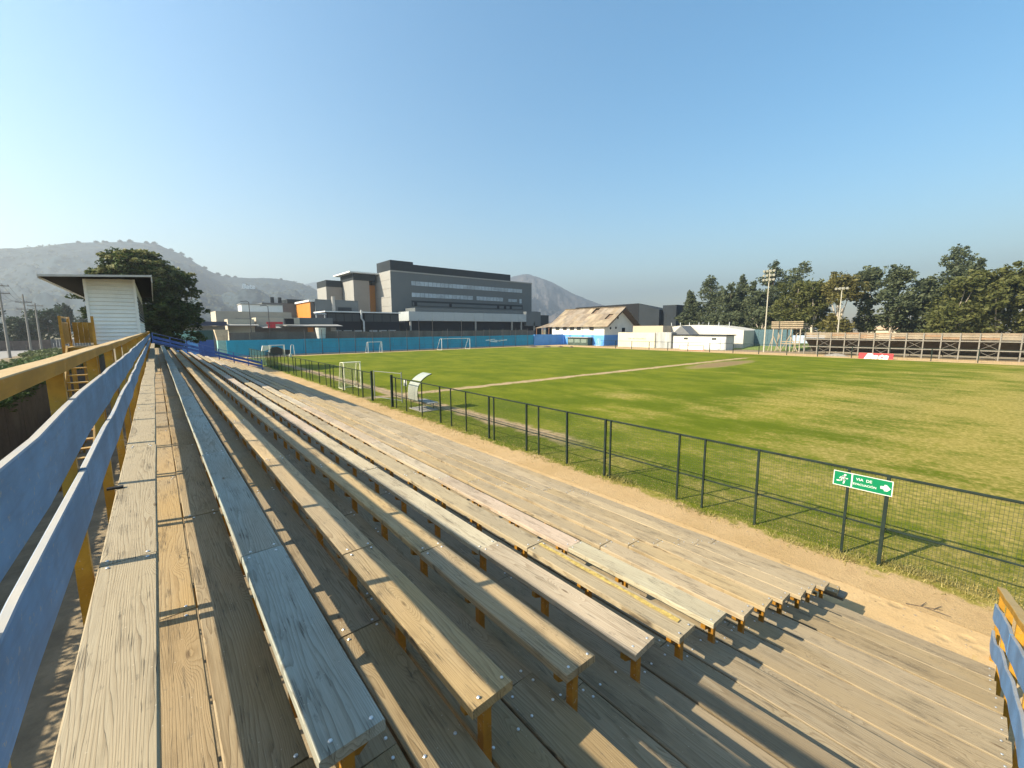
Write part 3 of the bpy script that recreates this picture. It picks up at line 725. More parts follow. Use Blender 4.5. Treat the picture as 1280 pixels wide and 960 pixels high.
# ------------------------------------------------------------------ goals
def goal(x0, x1, y, h, depth, label, net=False, r=.045, rot=False, mat=WHITEP, group=None, top=None):
    g = thing('football_goal', ((x0 + x1) / 2, y, 0), label, 'goal', group); P = (lambda x, yy, z: (x, y + yy, z))
    MB().tube([P(x0, 0, 0), P(x0, 0, h)], r, 8).build('upright', mat, g); MB().tube([P(x1, 0, 0), P(x1, 0, h)], r, 8).build('upright', mat, g)
    MB().tube([P(x0 - r, 0, h), P(x1 + r, 0, h)], r, 8).build('crossbar', mat, g)
    td = depth * .35 if top is None else top
    for x in (x0, x1):
        MB().tube([P(x, 0, h), P(x, td, h - .03), P(x, depth, 0.03)], r * .7, 6).build('stay', mat, g)
        MB().tube([P(x, 0, .03), P(x, depth, .03)], r * .6, 6).build('ground_bar', mat, g)
    MB().tube([P(x0, depth, .03), P(x1, depth, .03)], r * .6, 6).build('ground_bar', mat, g)
    MB().tube([P(x0, td, h - .03), P(x1, td, h - .03)], r * .6, 6).build('top_bar', mat, g)
    if net:
        nb = MB(); s = .0022
        for t in np.linspace(0, 1, 22):
            x = x0 + (x1 - x0) * t; nb.bar(P(x, td, h - .03), P(x, depth, .03), s * 2, s * 2); nb.bar(P(x, 0, h), P(x, td, h - .03), s * 2, s * 2)
        for t in np.linspace(0, 1, 20):
            yy = td + (depth - td) * t; z = (h - .03) * (1 - t) + .03 * t; nb.bar(P(x0, yy, z), P(x1, yy, z), s * 2, s * 2)
            for x in (x0, x1): nb.bar(P(x, 0, z), P(x, yy, z), s * 2, s * 2)
        nb.build('net', WHITEP, g, kind='stuff')
    return g
goal(47.2, 54.6, 78.9, 2.44, 2.0, 'full size white goal in the middle of the blue wall end', r=.05)
goal(31.2, 34.0, 79.6, 2.1, 1.4, 'lone white training goal in front of the blue wall, left of the full size goal')
cg = (0.80, 0.76, 0.58)
goal(10.70, 11.95, 32.3, 2.1, 1.4, 'cream portable goal with a net just behind the mesh fence', net=True, r=.04, mat=plain('cream_goal_paint', cg, .6, .06), top=.75)
goal(14.2, 16.4, 78.4, 2.0, 1.4, 'small white goal draped with a sheet at the far left corner of the pitch', r=.05)
tag(MB().prism([(13.1, 1.0), (13.3, 1.95), (14.6, 1.9), (14.5, 1.45), (13.7, 1.15)], 'y', 78.9, 79.3).build('cloth_sheet', WHITEP), 'white sheet thrown over the corner goal by the green screen', 'sheet')
tag(MB().prism([(14.4, .3), (14.6, 1.6), (15.6, 1.7), (16.6, 1.2), (17.6, 1.1), (17.6, .3)], 'y', 79.7, 80.1).build('tarpaulin', plain('black_tarp', (.03, .03, .032), .6)), 'black tarpaulin heap behind the corner goal', 'tarpaulin')
g = thing('goal_side_frame', (17.3, 77, 0), 'narrow white hoop of a dismantled goal beside the corner goal', 'goal frame')
MB().tube([(16.9, 77, 0), (17.1, 77, 1.95), (17.25, 77, 2.05), (17.5, 77, 2.0), (17.6, 77, .3)], .05, 6).build('hoop', WHITEP, g); MB().box(16.75, 17.15, 76.9, 77.1, 0, .55).build('weight_box', WHITEP, g)

# ================================================================== PRESS CABIN, STAIRS, BACK WALL
cab = thing('press_cabin', (-1.25, 30.5, 0), 'narrow white clad press cabin on legs with a flat overhanging roof behind the stand', 'cabin')
CLAD = plain('white_steel_siding', (0.78, 0.80, 0.77), 0.45, 0.06, 1.5, .4, bump=0)
cx0, cx1, cy0, cy1, cz0, cz1 = -2.0, -.50, 24.5, 37.2, 4.06, 6.78
mb = MB(); n = 17; hz = (cz1 - cz0) / n
for k in range(n):                       # lapped horizontal boards all round
    a, b_ = cz0 + k * hz, cz0 + (k + 1) * hz; o0, o1 = .055, .004
    mb.hexa([(cx0 - o0, cy0 - o0, a), (cx1 + o0, cy0 - o0, a), (cx1 + o0, cy1 + o0, a), (cx0 - o0, cy1 + o0, a),
             (cx0 - o1, cy0 - o1, b_ - .004), (cx1 + o1, cy0 - o1, b_ - .004), (cx1 + o1, cy1 + o1, b_ - .004), (cx0 - o1, cy1 + o1, b_ - .004)])
mb.build('siding', CLAD, cab)
for x in (cx0, cx1):
    MB().box(x - .045, x + .045, cy0 - .075, cy0 + .04, cz0 - .02, cz1).build('corner_trim', plain('trim_white', (.78, .80, .78), .5, .05), cab)
for k in range(5):
    y = 26.0 + k * 2.3; MB().box(cx1 + .02, cx1 + .05, y, y + 1.7, 5.05, 6.2).build('window_opening', plain('dark_glass', (.02, .022, .025), .15, .1), cab)
MB().box(cx0 - .05, cx1 + .05, cy0 - .05, cy1, cz0 - .16, cz0 - .02).build('floor_beam', plain('grey_beam', (.22, .21, .2)), cab)
def roofz(x): return 6.80 + .065 * (x + .5)
mb = MB(); t = .10
mb.hexa([(-3.1, 23.4, roofz(-3.1)), (.08, 23.4, roofz(.08)), (.08, 38.6, roofz(.08)), (-3.1, 38.6, roofz(-3.1)), (-3.1, 23.4, roofz(-3.1) + t * .5), (.08, 23.4, roofz(.08) + t * .5), (.08, 38.6, roofz(.08) + t * .5), (-3.1, 38.6, roofz(-3.1) + t * .5)])
mb.build('roof', plain('brown_roof_boards', (.014, .012, .010), .95, .2, 3, .05), cab)
mb = MB()
mb.bar((-3.12, 23.39, roofz(-3.12) + .03), (.10, 23.39, roofz(.10) + .03), .03, .08); mb.bar((-3.12, 23.4, roofz(-3.12) + .01), (-3.12, 38.6, roofz(-3.12) + .01), .03, .15)
mb.bar((.10, 23.4, roofz(.10) - .07), (.10, 38.6, roofz(.10) - .07), .03, .32)
mb.build('fascia', plain('pale_fascia', (.46, .45, .42), .6, .1), cab)
for x in (-1.95, -.62):
    for y in (24.6, 28.8, 33, 37): MB().box(x - .06, x + .06, y - .06, y + .06, 0, cz0 - .16).build('leg', YEL, cab)

st = thing('access_stairs', (-2.1, 17.5, 0), 'steep yellow timber stairs climbing to a landing in front of the press cabin', 'stairs')
sy0, sy1, sz1 = 17.3, 22.3, 4.0
for x in (-2.5, -1.78): MB().bar((x, sy0, .05), (x, sy1, sz1), .05, .2).build('stringer', YEL, st)
nst = 17
for k in range(1, nst):
    f = k / nst; y = sy0 + (sy1 - sy0) * f; z = sz1 * f
    o = MB().box(-2.48, -1.8, y - .11, y + .11, z - .02, z + .02).build('step', YEL, st)
MB().box(-2.6, -1.70, 22.3, 24.4, 3.9, 4.0).build('landing', YEL, st)
for x, y in ((-2.6, 22.4), (-1.76, 22.4), (-2.6, 24.3)): MB().box(x - .04, x + .04, y - .05, y + .05, 0, 5.16).build('post', YEL, st)
for k in range(9): MB().box(-2.625, -2.60, 22.5 + k * .2, 22.692 + k * .2, 4.12, 4.95).build('panel_board', YEL, st)
for k in range(4): MB().box(-2.5 + k * .15, -2.358 + k * .15, 24.33, 24.36, 4.12, 4.95).build('panel_board', YEL, st)
MB().bar((-2.6, 22.4, 5.12), (-2.6, 24.3, 5.12), .05, .06).build('hand_rail', YEL, st)
for k in range(3):
    x = -2.45 + k * .33; MB().bar((x, 22.36, 0), (x, 22.36, 3.9), .05, .06).build('brace', YEL, st)

def concrete_wall(): return plain('stained_concrete', (.085, .078, .068), .95, .3, .7, bump=.4, bscale=9, dirt=((.05, .05, .04), .6))
wl = thing('boundary_wall', (-4.5, 25, 0), 'dark concrete boundary wall overgrown with green creeper behind the stand', 'wall')
k = 0; y = -14.0
while y < 72: MB().box(-4.62, -4.44, y, y + 2.46, 0, 2.35 + random.uniform(-.05, .05)).build('wall_panel', concrete_wall(), wl); y += 2.5
IVY = leaf_mat('creeper_leaf', (.022, .050, .012), (.07, .125, .03))
bl = []
y = -12
while y < 70: bl.append((-4.55 + random.uniform(-.1, .1), y, 2.35 + random.uniform(-.15, .15), .38, 1.0, random.uniform(.3, .6))); y += 1.05
V, F = leaves(bl, 26000, .075, 11, sub=22)
o = place('creeper', big_mesh('creeper', V, F, IVY), (0, 0, 0), wl, kind='stuff')
bl = [(random.uniform(-9, -6), random.uniform(18, 75), .9, 1.6, 2.2, random.uniform(.7, 1.1)) for _ in range(34)]
V, F = leaves(bl, 16000, .17, 12)
tag(place('roadside_shrubs', big_mesh('roadside_shrubs', V, F, IVY), (0, 0, 0), kind='stuff'), 'band of green shrubs between the back wall and the road', 'shrubs')
bl = [(random.uniform(-17, -12.5), random.uniform(60, 125), .3, 1.5, 3.0, random.uniform(.4, .8)) for _ in range(26)]
V, F = leaves(bl, 9000, .28, 13)
tag(place('verge_grass', big_mesh('verge_grass', V, F, leaf_mat('verge_leaf', (.05, .075, .02), (.13, .15, .05))), (0, 0, 0), kind='stuff'), 'rough green verge along the road at the foot of the power poles', 'verge')

# big leafy tree behind the cabin
BL_ = leaf_mat('tree_leaf_dark', (.020, .040, .010), (.068, .098, .024)); BLT = leaf_mat('tree_leaf_sunlit_top', (.10, .115, .035), (.28, .27, .11))
def tree(loc, blobs, nleaf, size, seed, limbs, lm, bark, label, group=None, name='broadleaf_tree', extra=None):
    t = thing(name, loc, label, 'tree', group)
    limb_mesh(limbs).build('trunk', bark, t, origin=(0, 0, 0)).location = (0, 0, 0)
    V, F = leaves(blobs, nleaf, size, seed)
    place('crown', big_mesh('crown', V, F, lm), t.location, t)
    if extra:
        V, F = leaves(extra[0], extra[1], size, seed + 1); place('sunlit_top_leaves', big_mesh('sunlit_top_leaves', V, F, extra[2]), t.location, t)
    return t
rb = random.Random(3); blobs = []
for _ in range(85):
    a = rb.uniform(0, 6.28); u = rb.uniform(-1, 1); rad = math.sqrt(1 - u * u); q = rb.uniform(.6, .9)
    blobs.append((4.15 * q * rad * math.cos(a) - .55, 4.8 * q * rad * math.sin(a), 7.5 + 5.9 * q * u, rb.uniform(.9, 1.4), rb.uniform(.9, 1.4), rb.uniform(.75, 1.1)))
blobs.append((0, 0, 7, 3.2, 3.2, 3.6))
for a, zz in ((-4.9, 8.0), (-4.7, 6.3), (3.2, 8.6), (3.5, 7.0), (3.6, 5.4), (2.8, 9.8), (-4.2, 5.0), (3.3, 3.8)): blobs.append((a, rb.uniform(-1.5, .5), zz, 1.0, .9, .6))
top = [(b[0], b[1], b[2] + .55, b[3] * .9, b[4] * .9, .45) for b in blobs if b[2] > 8.8]  # upper leaves in a lighter yellow, imitating sun on the crown
tree((.1, 59, 0), blobs, 60000, .19, 21, [([(0, 0, 0), (.1, 0, 2), (.3, .1, 4.5)], .38, .24), ([(.2, 0, 3), (-1.6, -.5, 6), (-3, -1, 8.5)], .2, .05), ([(.3, .1, 4), (2, .5, 7), (3, .6, 9.5)], .18, .05), ([(.3, .1, 4.5), (.2, -.5, 8), (0, -1, 11)], .2, .04)],
     BL_, DBARK, 'large dense green tree with top leaves coloured sunlit yellow right behind the white press cabin', extra=(top, 15000, BLT))

# ------------------------------------------------------------------ road side: poles, trees, wall
CONC = plain('pole_concrete', (.21, .20, .185), .85, .15, 1.2, streak=True)
def upole(x, y, h, arms, label):
    p = thing('utility_pole', (x, y, 0), label, 'utility pole', 'power poles along the road')
    MB().tube([(x, y, 0), (x, y, h)], .21, 8, .12).build('shaft', CONC, p)
    for z in arms:
        MB().box(x - 1.15, x + 1.15, y - .05, y + .05, z - .06, z + .06).build('crossarm', plain('arm_wood', (.12, .10, .085)), p)
        for u in (-1.05, -.4, .4, 1.05): MB().tube([(x + u, y, z + .06), (x + u, y, z + .26)], .05, 6).build('insulator', plain('porcelain', (.30, .26, .24), .3), p)
upole(-18.9, 108, 12.2, (11.9, 10.7), 'nearest tall concrete utility pole at the left edge of the photo by the road')
upole(-19.9, 131, 11.9, (10.3, 8.9), 'concrete utility pole with double crossarms, second from the left edge')
upole(-18.7, 133, 10.2, (9.7,), 'thinner utility pole right beside the double armed pole')
upole(-26, 224, 13.5, (12.2, 10.3), 'farthest utility pole, just left of the yellow stair landing')
upole(-26.0, 140, 7.0, (), 'short leaning utility pole in front of the dark roadside trees')
wr = MB()
for u in (-1.05, -.4, .4, 1.05):
    for (a, b_) in (((-18.9, 108, 12.15), (-19.9, 131, 10.55)), ((-19.9, 131, 10.55), (-26, 224, 12.4)), ((-17.0, 40, 12.0), (-18.9, 108, 12.15))):
        A, B = Vector(a), Vector(b_); pts = [A.lerp(B, t) + Vector((u, 0, -1.1 * math.sin(math.pi * t))) for t in np.linspace(0, 1, 8)]; wr.tube(pts, .016, 3)
tag(wr.build('power_cable', plain('cable_black', (.03, .03, .03))), 'thin power cables strung between the roadside poles', 'cables')
DKL = leaf_mat('dark_tree_leaf', (.012, .026, .012), (.035, .060, .024))
for k, (x, y, h, wd, lb) in enumerate(((-36, 150, 12.5, 9, 'dark bushy tree over the brick wall at the far left edge'), (-29.5, 152, 11.0, 7.5, 'dark tree between the first two utility poles'), (-25.5, 160, 9.8, 6, 'lower dark tree behind the double armed pole'),
        (-21.5, 165, 10.8, 8, 'dark rounded tree right of the double armed pole'), (-20.0, 178, 13.2, 4, 'slim pointed dark tree rising above the roadside trees'), (-16.5, 200, 9.5, 8, 'hazy dark tree just left of the yellow landing'), (-45, 165, 13, 10, 'large dark tree beyond the left edge of the roadside wall'))):
    r_ = random.Random(k); bl = [(r_.uniform(-.32, .32) * wd, r_.uniform(-.3, .3) * wd, h * r_.uniform(.22, .86), wd * .26, wd * .26, h * .14) for _ in range(12)]
    tree((x, y, 0), bl, 2600, .42, 60 + k, [([(0, 0, 0), (0, 0, h * .6)], .25, .1)], DKL, DBARK, lb, 'dark trees along the road')
bw = thing('brick_wall', (-34, 147, 0), 'low brown brick wall across the far side of the road', 'wall')
for k in range(14): MB().box(-47 + k * 2.0, -45.06 + k * 2.0, 146.9, 147.2, 0, 2.3 + .12 * math.sin(k)).build('wall_panel', plain('brown_brick', (.12, .085, .07), .9, .3, 1.5), bw)
pw = thing('plank_fence', (-16, 150, 0), 'pale plank fence strip right of the power poles', 'fence')
for k in range(16): MB().box(-19.5 + k * .5, -19.06 + k * .5, 150, 150.06, 0, 2.4).build('slat', plain('grey_slat', (.15, .14, .135)), pw)
MB().box(-19.5, -11, 149.2, 149.8, .0, .35).build('kerb', plain('pale_kerb', (.55, .48, .38)), pw)

# ================================================================== FAR END: blue wall, yards, factory
BW = plain('blue_wall_paint', (.014, .27, .46), .6, .10, .35, dirt=((.014, .14, .24), .4))
BW2 = plain('bright_blue_wall_paint', (.10, .30, .68), .6, .08, .4)
bwall = thing('blue_perimeter_wall', (45, 82.6, 0), 'long turquoise blue perimeter wall across the far end of the pitch', 'wall')
x = 8.8
while x < 78: x2 = min(x + 5.8, 78); MB().box(x, x2 - .03, 82.5, 82.7, .25, 2.85 + random.uniform(-.03, .03)).build('wall_panel', BW, bwall); x = x2
MB().box(8.8, 78, 82.46, 82.72, 0, .25).build('base_kerb', plain('kerb_grey', (.36, .34, .30)), bwall)
sw = MB()
for (a, b_, c, d) in ((61.8, 1.75, 64.6, 1.95), (64.2, 1.85, 66.4, 1.45), (65.6, 1.6, 68.6, 1.75), (63.0, 1.55, 65.4, 1.35)):
    sw.hexa([(a, 82.48, b_ - .16), (c, 82.48, d - .16), (c, 82.495, d - .16), (a, 82.495, b_ - .16), (a, 82.48, b_ + .12), (c, 82.48, d + .12), (c, 82.495, d + .12), (a, 82.495, b_ + .12)])
sw.build('white_brush_mark', plain('pale_blue_mark', (.5, .66, .72)), bwall)
bw2 = thing('bright_blue_wall', (84, 82.6, 0), 'brighter blue wall piece linking the long wall to the clubhouse', 'wall')
for k in range(4): MB().box(78.1 + k * 2.9, 80.97 + k * 2.9, 82.3, 82.6, 0, 2.95).build('wall_panel', BW2, bw2)
rf = thing('rusty_sheet_fence', (44, 84.5, 0), 'brownish grey sheet metal fence standing above the blue wall', 'fence')
RUST = plain('rusty_grey_sheet', (.13, .105, .09), .85, .3, .5, streak=True)
x = 9.5
while x < 79: MB().box(x, x + 2.9, 84.4, 84.46, 0, 4.15 + random.uniform(-.12, .12)).build('sheet', RUST, rf); x += 2.95
def netpost(x, y, h, p): MB().tube([(x, y, 0), (x, y, h)], .055, 6).build('post', plain('dark_post', (.05, .05, .055)), p)
bs = thing('ball_stop_net', (40, 81.6, 0), 'tall dark posts and netting standing in front of the blue wall', 'net')
bx = [20.5, 23.4, 26.4, 29.5, 33.0, 36.6, 40.4, 43.3, 46.6, 50.4, 54.2, 58.2, 62.4, 66.6, 70.8, 75]
for k, x in enumerate(bx): netpost(x, 81.6, 6.6 if k in (7, 8, 10) else 4.6, bs)
mb = MB()
for z in (1.2, 2.4, 3.6, 4.5): mb.tube([(20.5, 81.6, z), (75, 81.6, z)], .012, 3)
for x in np.arange(20.5, 75, .6): mb.tube([(x, 81.6, .1), (x, 81.6, 4.5)], .006, 3)
mb.build('net', plain('net_dark', (.05, .06, .065)), bs, kind='stuff')

sw_ = thing('side_yard_wall', (3.5, 88, 0), 'turquoise and light blue wall partly hidden behind the big tree', 'wall')
MB().box(-4, 5.4, 88, 88.3, 0, 2.85).build('lower_wall', BW2, sw_); MB().box(-4, 5.4, 88.02, 88.28, 2.85, 4.4).build('upper_wall', plain('pale_turquoise', (.22, .42, .38), .7, .1), sw_)
gt = thing('yard_gate', (6.5, 88, 0), 'dark sheet gate, green above and deep blue below, beside the striped pillar', 'gate')
MB().box(5.45, 7.6, 88.0, 88.1, 0, 2.85).build('lower_leaf', plain('gate_deep_blue', (.02, .07, .30), .5), gt); MB().box(5.45, 7.6, 88.0, 88.1, 2.87, 4.5).build('upper_leaf', plain('gate_dark_green', (.015, .06, .07), .5), gt)
pl = thing('gate_pillar', (8.6, 88, 0), 'wide pillar, beige above and turquoise below, at the left end of the blue wall', 'pillar')
PB = plain('pillar_beige', (.55, .44, .30), .8, .15)
MB().box(7.9, 9.4, 85.6, 87.2, 0, 2.8).build('lower_shaft', plain('pillar_turquoise', (.30, .55, .52), .7, .12), pl); MB().prism([(7.9, 2.8), (9.4, 2.8), (9.5, 4.6), (7.6, 4.6)], 'y', 85.6, 87.2).build('upper_shaft', PB, pl)

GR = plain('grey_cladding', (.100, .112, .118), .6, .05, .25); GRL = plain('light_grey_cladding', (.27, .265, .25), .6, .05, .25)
DK = plain('charcoal_cladding', (.026, .032, .038), .85, .12, .2, .1); DK2 = plain('black_blue_cladding', (.008, .011, .018), .85, .15, .3, .1); FASC = plain('shaded_white_fascia', (.34, .37, .38), .6, .06, .3)  # FASC is the white dimmed to imitate a front in shade
OR = plain('orange_cladding', (.48, .185, .03), .6, .08, .3); BEI = plain('beige_render', (.42, .38, .30), .8, .08, .4)
WHT = plain('white_cladding', (.66, .67, .66), .5, .06, .3); GLS = plain('blue_grey_glass', (.30, .35, .40), .25, .3, .22, .4)
def ribs(mb_, x0, x1, y, z0, z1, step): pass
mbld = thing('factory_office_block', (87, 130, 0), 'large grey office block with two long window bands and a black roof parapet', 'building')
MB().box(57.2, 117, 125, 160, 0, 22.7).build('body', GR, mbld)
# the cladding: wide horizontal panels, sunlit side coloured lighter, shaded front darker
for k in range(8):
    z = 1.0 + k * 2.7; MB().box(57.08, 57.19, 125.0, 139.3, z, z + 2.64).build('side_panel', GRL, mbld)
MB().box(57.15, 64.9, 124.9, 135.2, 22.72, 25.75).build('roof_box', DK, mbld); MB().box(64.95, 105.8, 124.95, 135.2, 22.72, 25.0).build('parapet', DK, mbld)
MB().box(57.05, 117.05, 124.86, 124.98, 22.3, 22.69).build('eave_trim', GRL, mbld)
def wband(x0, x1, z0, z1, step, y, parent):
    f = MB().box(x0, x1, y - .05, y - .01, z0, z1).build('window_band', plain('window_frame_grey', (.10, .11, .12)), parent); x = x0 + .1; k = 0
    while x < x1 - .3: MB().box(x, min(x + step - .12, x1 - .05), y - .09, y - .055, z0 + .12, z1 - .12).build('pane', GLS, f); x += step; k += 1
wband(64, 111.8, 18.35, 19.95, 1.55, 125, mbld); wband(64, 88, 14.7, 16.3, 1.55, 125, mbld); wband(89.6, 102.3, 14.7, 16.3, 1.55, 125, mbld); wband(104.6, 109.2, 14.7, 16.0, 1.5, 125, mbld)
wband(110.3, 111.6, 14.3, 16.2, 1.2, 125, mbld)
MB().box(64, 112, 124.86, 124.97, 12.0, 13.7).build('recess_band', DK, mbld)
MB().box(64.3, 111.6, 124.80, 124.85, 12.1, 13.1).build('recess_panel', GR, mbld)
for x in (64.8, 78, 99, 102.4, 105.2): MB().box(x, x + 1.0, 124.7, 124.79, 12.1, 13.1).build('vent_window', DK2, mbld)
lb = thing('loading_hall', (82, 118, 0), 'long low hall with a white metal fascia band over a black ground floor', 'building')
MB().box(57.8, 105, 115, 121.8, 7.0, 9.75).build('white_fascia', FASC, lb)
for k in range(12): MB().box(57.85 + k * 3.93, 61.7 + k * 3.93, 114.93, 114.99, 7.1, 9.65).build('fascia_panel', FASC, lb)
MB().box(61, 113, 117, 123.5, 9.76, 11.0).build('roof_block', GR, lb); MB().box(105.1, 112.5, 115.1, 123, 5.5, 10.8).build('end_block', GR, lb); MB().box(112.6, 117, 115.3, 123, 5.5, 9.6).build('dark_annex', DK, lb)
MB().box(57.0, 114, 116.2, 121, 0, 6.98).build('ground_floor', DK2, lb)
for x in (58.2, 82, 98, 102.5, 109): MB().box(x, x + .45, 115.1, 115.5, 0, 6.98).build('column', GRL, lb)
for k, (a, b_) in enumerate(((33.6, 42.3), (43.2, 53.2))):
    h = thing('black_workshop', ((a + b_) / 2, 113, 0), ('black glazed workshop with a thin white roof edge, beside the orange block' if k == 0 else 'black glazed workshop with a thin white roof edge, touching the white fascia hall'), 'building', 'black workshops')
    MB().box(a, b_, 112, 121, 0, 8.9).build('body', DK2, h); MB().box(a - .5, b_ + .3, 111.4, 121.4, 8.92, 9.2).build('roof_edge', WHT, h)
    nn = 4
    for q in range(nn): MB().box(a + .3 + q * (b_ - a - .4) / nn, a + .1 + (q + 1) * (b_ - a - .4) / nn, 111.92, 111.99, 6.6, 8.6).build('window', plain('workshop_glass', (.022, .03, .038), .4, .2), h)
    for q in range(3): MB().box(a + 1.2 + q * 2.7, a + 3.3 + q * 2.7, 111.4, 111.9, 3.6, 4.3).build('vent_hood', plain('hood_grey', (.25, .26, .27)), h)
ds = thing('duct_scaffold', (32.4, 112.5, 0), 'pale steel frame with ducts standing left of the black workshop', 'steel frame')
for x in (31.0, 33.0): MB().tube([(x, 111.5, 0), (x, 111.5, 8.6)], .12, 6).build('upright', GALV, ds)
for z in (5.9, 8.4): MB().tube([(30.6, 111.5, z), (33.4, 111.5, z)], .14, 6).build('beam', GALV, ds)
dp = thing('exhaust_duct', (42.7, 111.2, 0), 'pale bent exhaust duct between the two black workshops', 'duct'); MB().tube([(42.75, 111.2, 3), (42.75, 111.2, 6.6), (42.2, 111.2, 7.4), (42.2, 111.2, 9.6)], .25, 8).build('pipe', GALV, dp)
t2 = thing('stair_tower', (52, 140, 0), 'grey tower with a dark band and a flat white overhanging roof', 'building')
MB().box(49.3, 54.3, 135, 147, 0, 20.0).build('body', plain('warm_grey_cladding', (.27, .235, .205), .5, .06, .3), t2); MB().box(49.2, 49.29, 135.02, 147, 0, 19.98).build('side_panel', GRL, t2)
MB().box(49.25, 56.4, 134.9, 147, 20.02, 22.1).build('dark_band', DK, t2); MB().box(47.6, 57, 133.4, 149, 22.12, 22.5).build('roof_slab', WHT, t2)
ot = thing('orange_stair_core', (55.6, 139, 0), 'narrow orange clad core squeezed between the tower and the office block', 'building')
MB().box(54.4, 57.0, 137, 146, 0, 18.9).build('body', OR, ot)
t3 = thing('plant_tower', (46, 150, 0), 'smaller grey tower with a dark top band, left of the roofed tower', 'building')
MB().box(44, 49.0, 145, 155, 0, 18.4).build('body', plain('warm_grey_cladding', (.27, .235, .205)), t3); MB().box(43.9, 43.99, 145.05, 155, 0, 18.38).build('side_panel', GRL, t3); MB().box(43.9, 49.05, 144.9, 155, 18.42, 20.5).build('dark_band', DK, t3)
og = thing('orange_hall', (33.3, 140, 0), 'orange clad hall with a pale roof edge, its long side facing left', 'building')
MB().box(32.9, 33.85, 123, 157, 0, 12.0).build('body', plain('dark_hall_body', (.12, .10, .09), .7), og)
for k in range(8): MB().box(32.78, 32.89, 123 + k * 4.25, 127.2 + k * 4.25, 7.0, 11.95).build('orange_panel', OR, og)
MB().box(32.4, 33.9, 122.6, 157, 12.02, 12.5).build('roof_edge', WHT, og)
gl = thing('grey_plant_hall', (39, 126, 0), 'plain mid grey hall between the orange hall and the towers', 'building')
MB().box(33.9, 45.6, 122.2, 140, 0, 12.7).build('body', GR, gl); MB().tube([(38.6, 122, 9), (38.6, 122, 13.6)], .5, 10).build('chimney', GRL, gl); MB().box(39.8, 43.6, 122.05, 122.15, 9.4, 10.7).build('louvre', DK, gl)
bg_ = thing('back_hall', (29, 140, 0), 'low grey hall with a dark raised end far behind the orange hall', 'building')
MB().box(24, 37.4, 138, 150, 0, 12.2).build('body', GR, bg_); MB().box(30.5, 37.5, 137.8, 150, 12.22, 13.4).build('dark_end', DK, bg_)
for x in (27.2, 29.2): MB().tube([(x, 141, 12.4), (x, 141, 14)], .5, 6).build('roof_vent', DK, bg_)
be = thing('beige_warehouse', (17.5, 112, 0), 'long low greyish beige warehouse at the left end of the factory', 'building')
MB().box(10.2, 24.6, 108, 118, 0, 8.5).build('body', plain('grey_beige', (.30, .285, .25), .8, .08, .4), be); MB().box(10.1, 10.19, 108, 118, 0, 8.5).build('side_wall', BEI, be); MB().box(13.5, 17.5, 107.9, 107.98, 6.6, 6.9).build('window', DK, be)
wh = thing('white_flat_block', (19, 122, 0), 'white flat roofed block between the beige warehouse and the orange hall', 'building'); MB().box(16.4, 25.3, 119.5, 125, 0, 10.6).build('body', WHT, wh); MB().box(16.2, 25.4, 119.3, 125.2, 10.62, 10.8).build('roof_edge', GRL, wh)
sr = thing('shop_row', (20, 102, 0), 'row of low cream sheds with canopies above the blue wall', 'building')
MB().box(11.3, 15.9, 101, 106, 0, 6.7).build('cream_shed', BEI, sr); MB().box(16.4, 24.8, 102, 107, 0, 7.1).build('cream_hall', BEI, sr); MB().box(24.9, 32.2, 103, 107.5, 0, 7.2).build('grey_hall', GR, sr)
for (a, b_, z) in ((9.6, 16.4, 5.7), (17, 20.4, 5.2), (21.2, 33, 5.6)):
    MB().hexa([(a, 98.6, z - .35), (b_, 98.6, z - .35), (b_, 102.2, z), (a, 102.2, z), (a, 98.6, z - .25), (b_, 98.6, z - .25), (b_, 102.2, z + .1), (a, 102.2, z + .1)]).build('canopy', GRL, sr)
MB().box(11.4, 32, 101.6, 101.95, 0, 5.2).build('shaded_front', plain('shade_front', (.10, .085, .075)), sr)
for x in (26.2, 31.2): MB().box(x, x + 1.2, 101.4, 101.58, 1, 5.0).build('door', OR if x < 30 else GRL, sr)
rd = thing('red_cross_banner', (18.9, 98.4, 5), 'red awning sign under the cream sheds', 'sign'); MB().box(17.6, 20.6, 98.2, 98.3, 5.7, 6.15).build('red_strip', plain('red_cloth', (.50, .03, .04)), rd); MB().box(17.8, 19.2, 98.1, 98.2, 4.9, 5.68).build('red_drop', plain('red_cloth', (.5, .03, .04)), rd)
bb = thing('black_tank', (22.2, 99, 5), 'black square tank on the shed roof beside the red awning', 'tank'); MB().box(21.2, 22.9, 98.8, 100, 5.7, 6.9).build('body', DK2, bb)
pv = thing('dark_canopy', (6.5, 97, 0), 'dark blue canopy roof left of the cream sheds', 'canopy'); MB().box(1.5, 10.6, 96, 101, 5.35, 6.1).build('roof', plain('dark_blue_roof', (.05, .055, .09)), pv); MB().box(1.6, 10.5, 98, 101, 0, 5.3).build('back_wall', plain('dusk_wall', (.22, .21, .19)), pv)
wb = thing('water_barrel', (24.4, 84, 0), 'pale upright barrel hanging over the rusty fence', 'barrel'); MB().tube([(24.0, 84.1, 2.9), (24.0, 84.1, 4.9)], .75, 10, .95).build('body', plain('pale_barrel', (.50, .50, .48)), wb)
for k, (x, y, h, lb_) in enumerate(((14.6, 97, 9.9, 'thin lamp post left of the red awning'), (17.9, 97.2, 9.2, 'thin curved lamp post above the red awning'))):
    p = thing('lamp_post', (x, y, 0), lb_, 'lamp post'); MB().tube([(x, y, 0), (x, y, h), (x - .4, y, h + .25), (x - 1.4, y, h + .1)], .07, 6).build('shaft', plain('dark_post', (.05, .05, .055)), p)

